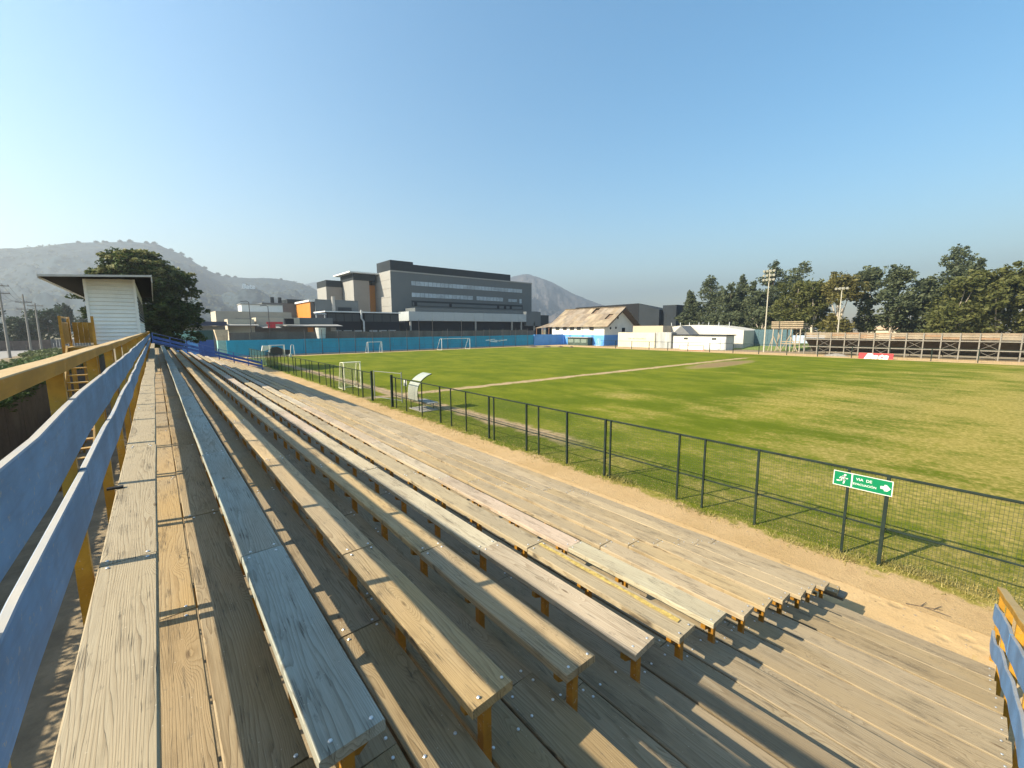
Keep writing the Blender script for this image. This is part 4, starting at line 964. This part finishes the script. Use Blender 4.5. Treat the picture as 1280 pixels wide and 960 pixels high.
# ================================================================== CLUBHOUSE SIDE (x about 90)
CW = plain('clubhouse_white', (.68, .66, .60), .8, .06, .5, dirt=((.45, .40, .32), .3))
ch = thing('clubhouse', (97, 77, 0), 'white and blue clubhouse with a patchy weathered pitched roof', 'building')
MB().prism([(90, 2.8), (104, 2.8), (104, 5.05), (97, 9.45), (90, 5.05)], 'y', 68.2, 87.2).build('wall', CW, ch)
MB().box(89.95, 104.05, 68.15, 87.25, 0, 2.8).build('blue_plinth', BW2, ch)
tones = [(.22, .172, .118), (.25, .20, .135), (.185, .145, .105), (.22, .182, .14), (.27, .215, .15)]
RS = [plain('roof_sheet_%s' % c_, t_, .85, .3, .8, dirt=((.17, .12, .08), .7)) for c_, t_ in zip(('tan', 'sand', 'brown', 'ash', 'straw'), tones)]
for side in (-1, 1):
    ny = 13 if side < 0 else 8
    for k in range(ny):
        for q in range(3):
            ya = 66.6 + k * 21.6 / ny; yb = ya + 21.6 / ny + .12
            f0, f1 = q / 3 - .02, (q + 1) / 3 + .03
            def rpnt(f, y): return (97 + side * 7.7 * (1 - f), y, 5.05 + 5.0 * f)
            d = .03 + .05 * (2 - q) * 0 + .035 * q + random.uniform(0, .025)
            a, b_, c, e = rpnt(f0, ya), rpnt(f0, yb), rpnt(f1, yb), rpnt(f1, ya)
            up = lambda p, h: (p[0], p[1], p[2] + h)
            if side < 0 and random.random() < .06: continue
            MB().hexa([up(a, d), up(b_, d), up(c, d + .03), up(e, d + .03), up(a, d + .06), up(b_, d + .06), up(c, d + .09), up(e, d + .09)]).build('roof_sheet', random.choice(RS), ch)
MB().prism([(89.6, 5.0), (97, 9.75), (104.5, 5.0), (104.5, 4.9), (97, 9.6), (89.6, 4.9)], 'y', 66.7, 87.9).build('roof_timber', plain('roof_timber', (.16, .11, .075)), ch)
for y in (85.0, 82.1, 79.3, 76.9, 72.4):
    wn = MB().box(89.93, 89.99, y - .75, y + .75, 4.05, 5.0).build('window', plain('window_frame_brown', (.20, .17, .13)), ch); MB().box(89.88, 89.92, y - .62, y + .62, 4.15, 4.9).build('pane', plain('window_dark', (.05, .055, .055), .2), wn)
for x, z in ((92.6, 4.6), (95.0, 4.7)): MB().tube([(x, 68.1, z), (x, 68.19, z)], .32, 10).build('round_window', DK2, ch)
MB().box(97.8, 99.2, 68.1, 68.19, 3.6, 4.7).build('window', DK2, ch); MB().box(95.6, 96.0, 68.1, 68.19, 7.1, 8.4).build('vent', DK2, ch)
for y in (71.9, 79.9, 75.3): MB().tube([(89.6, y, 0), (89.6, y, 5.4)], .07, 6).build('drain_pipe', plain('dark_pipe', (.06, .06, .065)), ch)
ls = thing('lean_to_shed', (92, 90, 0), 'open brown roofed lean-to at the left end of the clubhouse', 'shed')
MB().hexa([(89.2, 87.6, 5.0), (96, 87.6, 6.8), (96, 93.5, 6.2), (89.2, 93.5, 4.6), (89.2, 87.6, 5.15), (96, 87.6, 6.95), (96, 93.5, 6.35), (89.2, 93.5, 4.75)]).build('roof', RS[2], ls)
for y in (88.0, 90.6, 93.3): MB().box(89.4, 89.6, y - .1, y + .1, 0, 4.8).build('post', plain('rust_brown', (.16, .08, .05)), ls)
MB().box(93.5, 95.8, 87.7, 93.4, 0, 5.6).build('dark_interior_wall', DK2, ls)
ks = thing('team_kiosk', (88.6, 75.6, 0), 'dark green kiosk with a flat pale roof in front of the clubhouse', 'kiosk')
MB().box(88.0, 89.7, 72.0, 79.2, 0, 2.05).build('body', plain('kiosk_green', (.05, .075, .06), .5, .3, 1.2), ks); MB().box(87.6, 89.75, 71.7, 79.6, 2.07, 2.22).build('roof', GRL, ks)
for k in range(3): MB().box(87.93, 87.98, 72.4 + k * 2.3, 74.3 + k * 2.3, .7, 1.7).build('window', plain('kiosk_glass', (.16, .20, .17), .2), ks)
goal2_ = goal(88.1, 88.9, 68.6, 1.9, .7, 'tiny white goal frame leaning by the right corner of the clubhouse', r=.05)
cr = thing('cream_wall', (89, 58, 0), 'cream rendered wall with a faded dark inscription band', 'wall')
MB().box(89.0, 89.25, 52.9, 63.1, 0, 3.55).build('wall', CREAM, cr)
r_ = random.Random(5); mk = MB(); y = 60.0
while y > 55.3: w_ = r_.uniform(.12, .34); h_ = r_.uniform(.12, .3); mk.box(88.975, 88.995, y - w_, y, 1.95, 1.95 + h_); y -= w_ + r_.uniform(.06, .2)
mk.build('faded_marks', plain('faded_brown_marks', (.30, .22, .16)), cr)
ub = thing('beige_flat_block', (95, 56, 0), 'beige flat block showing above the cream wall', 'building'); MB().box(93, 99, 53.2, 61.5, 0, 5.15).build('body', plain('beige_block', (.42, .34, .25), .8, .06), ub)
gs = thing('corrugated_shed', (91, 51, 0), 'grey corrugated iron shed with streaks right of the cream wall', 'shed')
mb = MB(); y = 49.0
while y < 52.8: mb.prism([(89.4, y), (89.32, y + .11), (89.4, y + .22)], 'z', 0, 3.65); y += .22
mb.build('corrugated_front', plain('streaked_zinc', (.40, .41, .40), .55, .2, 1.2, streak=True, dirt=((.2, .18, .16), .6)), gs); MB().box(89.42, 93.5, 49.0, 52.85, 0, 3.62).build('body', GRL, gs)
wsd = thing('white_shed', (91.5, 43, 0), 'long stained white shed with a dark flat roof edge', 'shed')
MB().box(90, 94, 37.2, 48.9, 0, 2.95).build('wall', plain('stained_white', (.52, .52, .49), .75, .07, .6, streak=True, dirt=((.40, .38, .35), .5)), wsd); MB().box(89.7, 94.3, 36.9, 49.0, 2.97, 3.15).build('roof_edge', DK, wsd)
for y in (39.2, 45.4): MB().box(89.93, 89.99, y, y + .9, 2.1, 2.5).build('window', plain('window_dark', (.05, .055, .055), .2), wsd)
for y in (37.3, 38.2): MB().box(89.9, 89.98, y, y + .7, .1, 2.3).build('door', GALV, wsd)
gg = thing('grey_gable_shed', (93, 47.5, 0), 'small dark grey gabled roof behind the white shed', 'shed'); MB().prism([(45.6, 3.0), (50.2, 3.0), (47.9, 5.1)], 'x', 91.5, 96).build('roof', plain('dark_grey_sheet', (.13, .135, .14), .6, .1), gg)
cv = thing('curved_roof_hall', (100, 46, 0), 'white low hall with a gently curved roof behind the sheds', 'building')
pr = [(36.5, 0), (57, 0)] + [(57 - 20.5 * t, 3.4 + 1.9 * math.sin(math.pi * (.12 + .80 * t)) ** .8) for t in np.linspace(0, 1, 12)]
MB().prism(pr, 'x', 97, 106).build('body', plain('white_roof_sheet', (.48, .46, .41), .5, .05), cv)
for k in range(7): MB().tube([(98, 40 + k * 2.3, 4.6), (98, 40 + k * 2.3, 5.9)], .09, 5).build('roof_vent', GALV, cv)
dh = thing('dark_metal_hall', (140, 90, 0), 'big charcoal metal hall rising behind the clubhouse roof', 'building')
MB().prism([(0, 84), (13.3, 84), (12.7, 113), (0, 113)], 'x', 130, 131).build('front', plain('brown_charcoal', (.085, .08, .078), .5, .1), dh) if False else MB().hexa([(130, 84, 0), (160, 84, 0), (160, 113, 0), (130, 113, 0), (130, 84, 13.2), (160, 84, 11), (160, 113, 11), (130, 113, 12.8)]).build('main_hall', plain('brown_charcoal', (.018, .019, .021), .9, .1, 3, .08), dh)
MB().hexa([(130, 76, 0), (160, 76, 0), (160, 83.9, 0), (130, 83.9, 0), (130, 76, 10.8), (160, 76, 10.8), (160, 83.9, 11), (130, 83.9, 13.1)]).build('side_wing', DK, dh); MB().box(132, 150, 71, 75.9, 0, 12.2).build('end_tower', DK, dh)
# perimeter bits on the right
for k, (a, b_, x, h, mat, lb_) in enumerate(((36.6, 29.0, 103, 4.2, plain('teal_net', (.06, .11, .13), .8, .2), 'teal screened court fence in front of the dark columnar trees'), (30.4, 24.5, 108, 2.9, plain('pale_blue_sheet', (.36, .46, .58), .7, .1), 'pale blue sheet fence behind the floodlight pole'))):
    f = thing('court_fence', (x, (a + b_) / 2, 0), lb_, 'fence'); y = b_
    while y < a: MB().box(x, x + .06, y, y + .92, .3 if k == 0 else 1.2, h).build('panel', mat, f); y += .95
tag(MB().hexa([(94, 26, .03), (118, 26, .03), (118, 38, .03), (94, 38, .03), (94, 26, .05), (118, 26, 1.5), (118, 38, 1.5), (94, 38, .05)]).build('grass_bank', plain('bank_grass', (.13, .17, .04), .95, .2, .8)), 'sloping green bank behind the floodlight pole', 'bank')

def floodpole(x, y, h, rows, label):
    p = thing('floodlight_pole', (x, y, 0), label, 'floodlight'); MB().tube([(x, y, 0), (x, y, h)], .125, 8, .07).build('shaft', plain('pole_cream', (.40, .37, .30), .6, .1), p)
    for r_ in range(rows):
        z = h - .2 - r_ * .8; MB().box(x - .12, x - .04, y - 1.0, y + 1.0, z - .05, z + .05).build('lamp_rail', GALV, p)
        for u in (-.85, -.28, .28, .85): MB().prism([(x - .12, z - .20), (x - .34, z - .25), (x - .40, z + .10), (x - .12, z + .20)], 'y', y + u - .17, y + u + .17).build('floodlight', plain('lamp_housing', (.26, .25, .20), .4, .15), p)
floodpole(88.2, 29.4, 15.3, 3, 'tall cream floodlight pole with a cluster of lamps beside the timber tower')
floodpole(98, 20.3, 12.0, 1, 'slimmer floodlight pole rising behind the far stand')
tw = thing('timber_tower', (93.5, 27, 0), 'rickety timber lookout tower with a slatted parapet beside the far stand', 'tower')
TIM = plain('raw_timber', (.30, .235, .16), .85, .2, 2)
for x in (92, 95):
    for k in range(4): MB().bar((x - .2 * (x < 93), 24.6 + k * 1.55, 0), (x, 24.7 + k * 1.5, 4.7), .16, .16).build('post', plain('pale_timber', (.30, .265, .21), .85, .15, 2), tw)
for k in range(4): MB().box(91.88, 91.96, 24.3, 29.6, 4.5 + k * .36, 4.72 + k * .36).build('parapet_plank', TIM, tw)
for k in range(3): MB().box(91.9, 95.2, 24.35, 24.43, 4.5 + k * .36, 4.72 + k * .36).build('parapet_plank', TIM, tw)
MB().box(91.9, 95.3, 24.4, 29.5, 4.3, 4.44).build('platform', DBARK, tw)
for (y0_, y1_, z0_, z1_) in ((24.8, 26.2, 0, 3.0), (26.2, 27.6, 3.2, .3), (27.8, 29.2, .2, 3.1), (29.9, 29.3, 0, 2.6), (25.6, 25.2, 0, 3.4), (28.6, 28.0, 0, 3.3)): MB().bar((91.7, y0_, z0_), (91.9, y1_, z1_), .11, .11).build('brace', TIM, tw)
for z in (1.5, 1.9): MB().box(91.75, 91.82, 24.6, 27.8, z, z + .14).build('cross_plank', TIM, tw)

# the far stand seen from the pitch
FSX = 86.6
fs = thing('far_stand', (FSX + 3, 0, 0), 'long low wooden stand across the pitch with pale posts and a plank parapet', 'grandstand')
FT = plain('far_stand_timber', (.195, .18, .155), .85, .15, 1.5); FPL = [plain('far_plank_%s' % n_, c_, .85, .2, .9, streak=False) for n_, c_ in (('tan', (.215, .165, .115)), ('pale', (.25, .205, .15)), ('rust', (.24, .155, .095)))]
y = -24.0; k = 0; ysf = []
while y < 23: ysf.append(y); y += 1.86
for k, y in enumerate(ysf):
    MB().box(FSX - .07, FSX + .07, y - .07, y + .07, 0, 3.75).build('post', FT, fs)
    if k < len(ysf) - 1:
        for z in (2.88, 3.2, 3.5): MB().box(FSX + .08, FSX + .12, y, y + 1.84, z, z + .27).build('parapet_plank', random.choice(FPL), fs)
        if k % 2:
            for (za, zb) in ((2.55, 1.5), (1.2, .2)):
                MB().bar((FSX + .1, y + .1, za), (FSX + .1, y + 1.75, zb), .035, .035).build('brace', FT, fs); MB().bar((FSX + .16, y + .1, zb), (FSX + .16, y + 1.75, za), .035, .035).build('brace', FT, fs)
for z in (2.62, 1.36): MB().box(FSX - .10, FSX - .072, -24, 22.8, z - .07, z + .07).build('rail_beam', FT, fs)
tm = MB()
for q in range(9): tm.box(FSX + .16 + q * .62, FSX + .86 + q * .62, -24, 22.7, 2.75 - q * .27, 2.80 - q * .27)
for q in range(9): tm.box(FSX + .79 + q * .62, FSX + .84 + q * .62, -24, 22.7, 2.49 - q * .27, 2.745 - q * .27)
tm.build('tier_planks', plain('shade_dark_planks', (.11, .09, .07), .9, .25, 1), fs, kind='stuff')  # dark colour stands in for the shade inside the stand
for k, y in enumerate(ysf[::2]): MB().bar((FSX + .2, y, 2.6), (FSX + 6, y, .1), .08, .14).build('tier_carrier', DBARK, fs)
# low fence on the far touchline
lf = thing('low_touchline_fence', (80.5, 20, 0), 'thin low fence posts along the far touchline', 'fence')
for y in list(np.arange(-24, 62, 4.3)): MB().box(80.45, 80.55, y - .05, y + .05, 0, 1.75).build('post', DKGREEN, lf)
MB().box(80.47, 80.53, -24, 62, 1.70, 1.76).build('rail', DKGREEN, lf)
mb = MB()
for y in np.arange(-24, 62, .5): mb.tube([(80.5, y, 0), (80.5, y, 1.7)], .005, 3)
mb.build('wire_mesh', WIRE, lf, kind='stuff')
RED = plain('banner_red', (.36, .045, .05), .55, .08)
bn = thing('red_banner', (80.2, 11.9, 0), 'red advertising board with white script lettering below the far stand', 'banner')
MB().box(80.1, 80.2, 9.9, 13.8, .02, .86).build('board', RED, bn)
o = place('lettering', text_mesh('Bata', 1.14, plain('banner_white', (.85, .83, .80), .6), 'lettering', shear=.35, bold=.035, extrude=.004), (80.08, 11.85, .05), bn); o.rotation_euler = TOWARD_MX; o.scale = (1.36, .92, 1)
bn2 = thing('faded_banner', (84, 42, 0), 'faded white board with a red outline in front of the white shed', 'banner')
MB().box(84.0, 84.1, 38.9, 44.2, .1, 1.1).build('board', plain('faded_white', (.74, .62, .56), .7, .1), bn2)
for (ya, yb, za, zb) in ((38.9, 44.2, 1.0, 1.1), (38.9, 44.2, .1, .18), (38.9, 39.05, .18, 1.0), (44.05, 44.2, .18, 1.0)): MB().box(83.97, 83.995, ya, yb, za, zb).build('red_edge', plain('faded_red', (.58, .20, .17), .7), bn2)
def mound(name, x, y, rx, ry, h, mat, label, cat):
    mb = MB(); n = 14; rings = 5; r_ = random.Random(int(x * 7 + y))
    for q in range(rings):
        f = q / (rings - 1)
        for j in range(n):
            a = 2 * math.pi * j / n; k_ = (1 - f * .92) * r_.uniform(.9, 1.1); mb.v.append((x + rx * k_ * math.cos(a), y + ry * k_ * math.sin(a), h * (1 - (1 - f) ** 1.6) * r_.uniform(.9, 1.08)))
    for q in range(rings - 1):
        for j in range(n): mb.f.append((q * n + j, q * n + (j + 1) % n, (q + 1) * n + (j + 1) % n, (q + 1) * n + j))
    mb.f.append(tuple((rings - 1) * n + j for j in range(n)))
    tag(mb.build(name, mat, smooth=True), label, cat)
mound('gravel_heap', 84.0, 17.3, .8, 1.8, .42, plain('grey_gravel', (.20, .185, .165), .95, .2, 3), 'low grey gravel heap in front of the far stand', 'heap')
for k, (x, y, s_) in enumerate(((71.5, 75.8, 1.5), (73.8, 73.2, 1.3), (75.8, 70.5, 1.0), (76.5, 67.6, .8))):
    mound('dirt_clod_heap', x, y, s_, s_ * .7, .32, plain('dark_soil', (.10, .075, .05), .95, .3, 3), ('widest dark soil heap nearest the blue wall', 'second dark soil heap counting from the blue wall', 'third dark soil heap, before the clubhouse', 'smallest dark soil heap, nearest the clubhouse kiosk')[k], 'soil heap')

# ------------------------------------------------------------------ eucalyptus row on the right
EU = [leaf_mat('eucalyptus_leaf_grey', (.055, .074, .038), (.140, .158, .080), .4), leaf_mat('eucalyptus_leaf_olive', (.060, .074, .020), (.160, .160, .050), .4), leaf_mat('eucalyptus_leaf_yellow', (.090, .088, .024), (.220, .19, .065), .4)]
# (x, y, height, width, kind, leaf, description)
TR = [(125, 63.0, 16.1, 5.2, 'c', 0, 'leftmost dark columnar tree of the row on the right'), (128, 58.2, 20.6, 7.6, 'c', 0, 'tall broad columnar tree, second from the left in the row'), (125, 51.1, 17.5, 5.2, 'c', 0, 'columnar tree left of the slim pointed one'),
      (130, 50.0, 20.0, 3.8, 'c', 0, 'slim pointed columnar tree in the left part of the row'), (126, 45.4, 17.7, 5.4, 'c', 0, 'columnar tree right of the slim pointed one'), (132, 42.9, 23.2, 7.0, 'c', 0, 'tall dark tree directly behind the floodlight lamp cluster'),
      (134, 37.3, 22.6, 10.5, 'c', 0, 'tall wide eucalyptus with an open top behind the timber tower'), (118, 33.5, 15.6, 8.6, 'r', 1, 'olive rounded tree above the timber tower'), (116, 28.7, 15.8, 7.6, 'r', 1, 'green rounded tree with a pale forked trunk right of the timber tower'),
      (115, 23.9, 15.9, 8.4, 'r', 2, 'yellowish round topped eucalyptus behind the slim floodlight pole'), (120, 20.0, 18.1, 7.0, 'r', 0, 'grey green eucalyptus with gaps, right of the slim floodlight pole'), (118, 15.6, 17.7, 8.2, 'r', 0, 'open eucalyptus with pale limbs above the red banner'),
      (126, 13.4, 10.3, 5.6, 'r', 0, 'low dark tree filling the gap right of the red banner'), (120, 11.1, 15.0, 5.8, 'r', 0, 'leaning grey green eucalyptus left of the tallest tree'), (132, 7.9, 22.4, 7.4, 'c', 0, 'tallest eucalyptus with a dense dark top near the right edge'),
      (130, 4.6, 19.0, 4.0, 'c', 0, 'narrow dark crown just right of the tallest tree'), (114, 6.3, 14.9, 9.6, 'r', 1, 'broad olive eucalyptus below the tallest tree'), (116, 1.1, 15.3, 7.6, 'r', 1, 'eucalyptus with a bare pale lower trunk near the right edge'),
      (118, -3.2, 15.6, 9.0, 'r', 1, 'rightmost broad eucalyptus cut off by the photo edge'), (121, -10, 15.8, 9.0, 'r', 1, 'eucalyptus beyond the right edge of the far stand'),
      (119, 40.5, 9.5, 6.0, 'r', 0, 'low bushy tree filling in below the columnar trees, left'), (118, 47.5, 8.5, 6.0, 'r', 0, 'low bushy tree at the foot of the slim pointed tree'), (120, 55, 8.0, 6.5, 'r', 0, 'low bushy tree at the foot of the broad columnar tree')]
for k, (x, y, h, wd, kind, lf_, lb_) in enumerate(TR):
    r_ = random.Random(100 + k); bl = []; limbs = []
    if kind == 'c':
        n = 12
        for q in range(n):
            f = q / (n - 1); rad = wd * .58 * (math.sin(math.pi * (.14 + .80 * f)) ** .6) * (1.0 - .12 * f)
            for s_ in range(3): a = r_.uniform(0, 6.28); bl.append((rad * .62 * math.cos(a), rad * .62 * math.sin(a), h * (.06 + .86 * f), rad * r_.uniform(.55, .8), rad * r_.uniform(.55, .8), h * .06))
        limbs = [([(0, 0, 0), (0, 0, h * .8)], .25, .06)]; nl = 9000
    else:
        th = h * .28; limbs = [([(0, 0, 0), (r_.uniform(-.4, .4), r_.uniform(-.4, .4), th), (r_.uniform(-.6, .6), r_.uniform(-.6, .6), h * .55)], .34, .16)]
        for q in range(18):
            a = r_.uniform(0, 6.28); f = r_.uniform(.22, .93); rad = wd * .5 * (1 - .45 * abs(f - .62) / .4) * r_.uniform(.25, .92)
            c = (rad * math.cos(a), rad * math.sin(a), h * f); s_ = wd * r_.uniform(.16, .26)
            bl.append((*c, s_, s_, s_ * r_.uniform(.7, 1.0)))
            if q < 7: limbs.append(([(0, 0, th * r_.uniform(.7, 1.2)), (c[0] * .5, c[1] * .5, (th + c[2]) / 2 + .3), c], .15, .04))
        bl += [(wd * r_.uniform(-.22, .22), wd * r_.uniform(-.22, .22), h * r_.uniform(.72, .94), wd * .17, wd * .17, wd * .13) for _ in range(7)]; nl = 6800 if h > 12 else 4500
    tree((x, y, 0), bl, nl, .34, 200 + k, limbs, EU[lf_], BARK if kind == 'r' else DBARK, lb_, 'tall trees behind the far stand', name='eucalyptus_tree' if kind == 'r' else 'columnar_tree')
for k, (x, y, wd, dp_, h, lb_) in enumerate(((150, 8.6, 9, 5, 6.2, 'pale house glimpsed between the trunks above the far stand'), (160, 22, 9, 6, 5.4, 'small pale house far behind the row of trees'), (150, 42, 8, 6, 5.0, 'low white house behind the columnar trees'))):
    hs = thing('distant_house', (x, y, 0), lb_, 'house'); MB().box(x, x + dp_, y - wd / 2, y + wd / 2, 0, h * .72).build('wall', CREAM, hs)
    MB().prism([(y - wd / 2 - .4, h * .72), (y + wd / 2 + .4, h * .72), (y, h)], 'x', x - .4, x + dp_ + .4).build('roof', plain('pale_tile', (.45, .33, .24)), hs)
    for q in (-.28, .22): MB().box(x - .05, x - .01, y + q * wd - .5, y + q * wd + .5, 1.4, 2.6).build('window', DK2, hs)

# ------------------------------------------------------------------ hillside lettering and ridge trees
V = HILLSURF['hill3']; az = math.atan2(204, 1334); j = int(np.argmin(np.abs(np.arctan2(V[30, :, 0], V[30, :, 1]) - az)))
rad = np.hypot(V[:46, j, 0], V[:46, j, 1]); el = (V[:46, j, 2] - EYE) / rad; k = int(np.argmax(el > .0665)); P = Vector(V[k, j]) - Vector((math.sin(az), math.cos(az), 0)) * 14
hs_ = thing('hillside_lettering', P, 'white giant lettering standing on the left hillside', 'sign')
sc_ = rad[k] / 1350
o = place('lettering', text_mesh('Bata', 17 * sc_, plain('letter_white', (.85, .85, .82), .7), 'lettering', shear=.2, bold=.5, extrude=.4), P + Vector((0, 0, 5)), hs_)
o.rotation_euler = (math.pi / 2, 0, -az)
RT = plain('ridge_tree_leaf', (.045, .055, .035), .9, .3, .1)
ridge = V[45]; azs = np.arctan2(ridge[:, 0], ridge[:, 1])
RIDGE_ORD = ['first', 'second', 'third', 'fourth', 'fifth', 'sixth', 'seventh', 'eighth', 'ninth', 'tenth', 'eleventh', 'twelfth', 'thirteenth', 'fourteenth', 'fifteenth', 'sixteenth']
for k, (px_az, s_) in enumerate(((-.082, 5), (-.06, 6), (-.052, 7), (-.03, 6), (-.018, 7), (.002, 6), (.014, 8), (.035, 8), (.05, 10), (.062, 7), (.083, 8), (.103, 9), (.118, 10), (.13, 6), (.21, 5), (.26, 5))):
    j = int(np.argmin(np.abs(azs - px_az))); p = ridge[j]
    V_, F_ = leaves([(0, 0, s_ * .5, s_ * .5, s_ * .5, s_ * .42), (s_ * .45, 0, s_ * .38, s_ * .4, s_ * .4, s_ * .3), (-s_ * .4, 0, s_ * .32, s_ * .4, s_ * .4, s_ * .28)], 420, 1.5, 500 + k)
    t = thing('ridge_tree', (p[0], p[1], p[2] - s_ * .22), RIDGE_ORD[k] + ' small dark tree, counted from the left, on the skyline of the left hill', 'tree', 'trees on the ridge of the left hill'); place('crown', big_mesh('crown', V_, F_, RT), t.location, t)

# ------------------------------------------------------------------ grass tufts at the fence, twig on the sand
r_ = np.random.default_rng(5); pts = []; hts = []
for (cx, cy, sx_, sy_, n_, h_) in ((10.25, 1.70, .14, .22, 380, .10), (10.60, .72, .14, .42, 700, .10), (10.6, -.1, .2, .5, 400, .09), (10.2, 2.5, .12, .4, 250, .08), (10.1, 4.6, .12, .5, 260, .1), (10.45, 7.2, .12, .3, 300, .14), (10.3, 10.5, .25, 1.2, 400, .1), (10.3, 21, .35, 3.0, 1500, .08), (10.4, 31, .3, 4.0, 900, .08), (10.2, 15.5, .3, 1.5, 500, .1)):
    p = np.stack([r_.normal(cx, sx_, n_), r_.normal(cy, sy_, n_)], 1); pts.append(p); hts.append(r_.uniform(.4, 1.2, n_) * h_)
n_ = 26000; yy = r_.uniform(-3, 26, n_) ; xx = 10.15 + np.abs(r_.normal(0, 1.0, n_)) * (1 + .08 * yy) + .25 * np.sin(yy * 2.3) * .5; pts.append(np.stack([xx, yy], 1)); hts.append(r_.uniform(.02, .055, n_))
P = np.concatenate(pts); Hh = np.concatenate(hts); N = len(P); a = r_.uniform(0, 6.28, N); wv = .007 + Hh * .03; ln = r_.normal(0, .45, (N, 2)) * Hh[:, None]
V = np.zeros((N, 3, 3)); V[:, 0, :2] = P - np.stack([np.cos(a), np.sin(a)], 1) * wv[:, None]; V[:, 1, :2] = P + np.stack([np.cos(a), np.sin(a)], 1) * wv[:, None]; V[:, 2, :2] = P + ln; V[:, 2, 2] = Hh; V[:, :2, 2] = .008
o = place('grass_tufts', big_mesh('grass_tufts', V.reshape(-1, 3), np.arange(3 * N).reshape(-1, 3), leaf_mat('dry_grass_blade', (.12, .13, .03), (.40, .32, .12), .2)), (0, 0, 0), kind='stuff')
tag(o, 'dry and green grass tufts along the foot of the mesh fence', 'grass')
rp_ = np.random.default_rng(8); n_ = 900; yy = rp_.uniform(-2, 30, n_); xx = rp_.uniform(8.0, 10.4, n_); sz = rp_.uniform(.006, .022, n_) * (1 + .03 * np.abs(yy))
oc = np.array([(1, 0, 0), (0, 1, 0), (-1, 0, 0), (0, -1, 0), (0, 0, .7)]); of = np.array([(0, 1, 4), (1, 2, 4), (2, 3, 4), (3, 0, 4)])
V = np.concatenate([oc * s_ * rp_.uniform(.6, 1.4, 3) + (x_, y_, .006) for x_, y_, s_ in zip(xx, yy, sz)]); F = np.concatenate([of + 5 * k for k in range(n_)])
tag(place('sand_pebbles', big_mesh('sand_pebbles', V, F, plain('pebble_grey', (.24, .19, .13), .95, .3, 30)), (0, 0, 0), kind='stuff'), 'small stones and litter scattered over the sand path', 'pebbles')
tg = thing('dry_twig', (9.36, .42, .01), 'dry branched twig lying on the sand near the short railing', 'twig')
for k, (a, b_) in enumerate((((9.25, .62, .02), (9.48, .2, .02)), ((9.36, .42, .02), (9.30, .1, .05)), ((9.4, .3, .02), (9.58, .22, .04)), ((9.34, .45, .02), (9.5, .4, .05)))): MB().tube([a, b_], .009, 5, .004).build('branch' if k == 0 else 'side_twig', DBARK, tg)
tag(MB().box(-.395, -.30, 4.42, 4.46, seat_z(0) + .001, seat_z(0) + .016).build('strap_buckle', plain('black_strap', (.015, .015, .016), .5)), 'small black strap lying over the left edge of the topmost bench', 'strap')

# ================================================================== HAZE
hb = MB().box(-4200, 4200, -800, 4400, -1.2, 420).mesh('haze', None)
hm = bpy.data.materials.new('thin_smog'); hm.use_nodes = True; t_ = hm.node_tree; t_.nodes.clear()
o_ = t_.nodes.new('ShaderNodeOutputMaterial'); v_ = t_.nodes.new('ShaderNodeVolumePrincipled'); v_.inputs['Color'].default_value = (.74, .82, .90, 1); v_.inputs['Density'].default_value = 0.00052; v_.inputs['Anisotropy'].default_value = 0.45
t_.links.new(v_.outputs[0], o_.inputs['Volume']); hb.materials.append(hm)
hz_ = place('haze', hb, (0, 0, 0), kind='stuff'); hz_['label'] = 'thin pale smog filling the air over the ground'; hz_['category'] = 'haze'
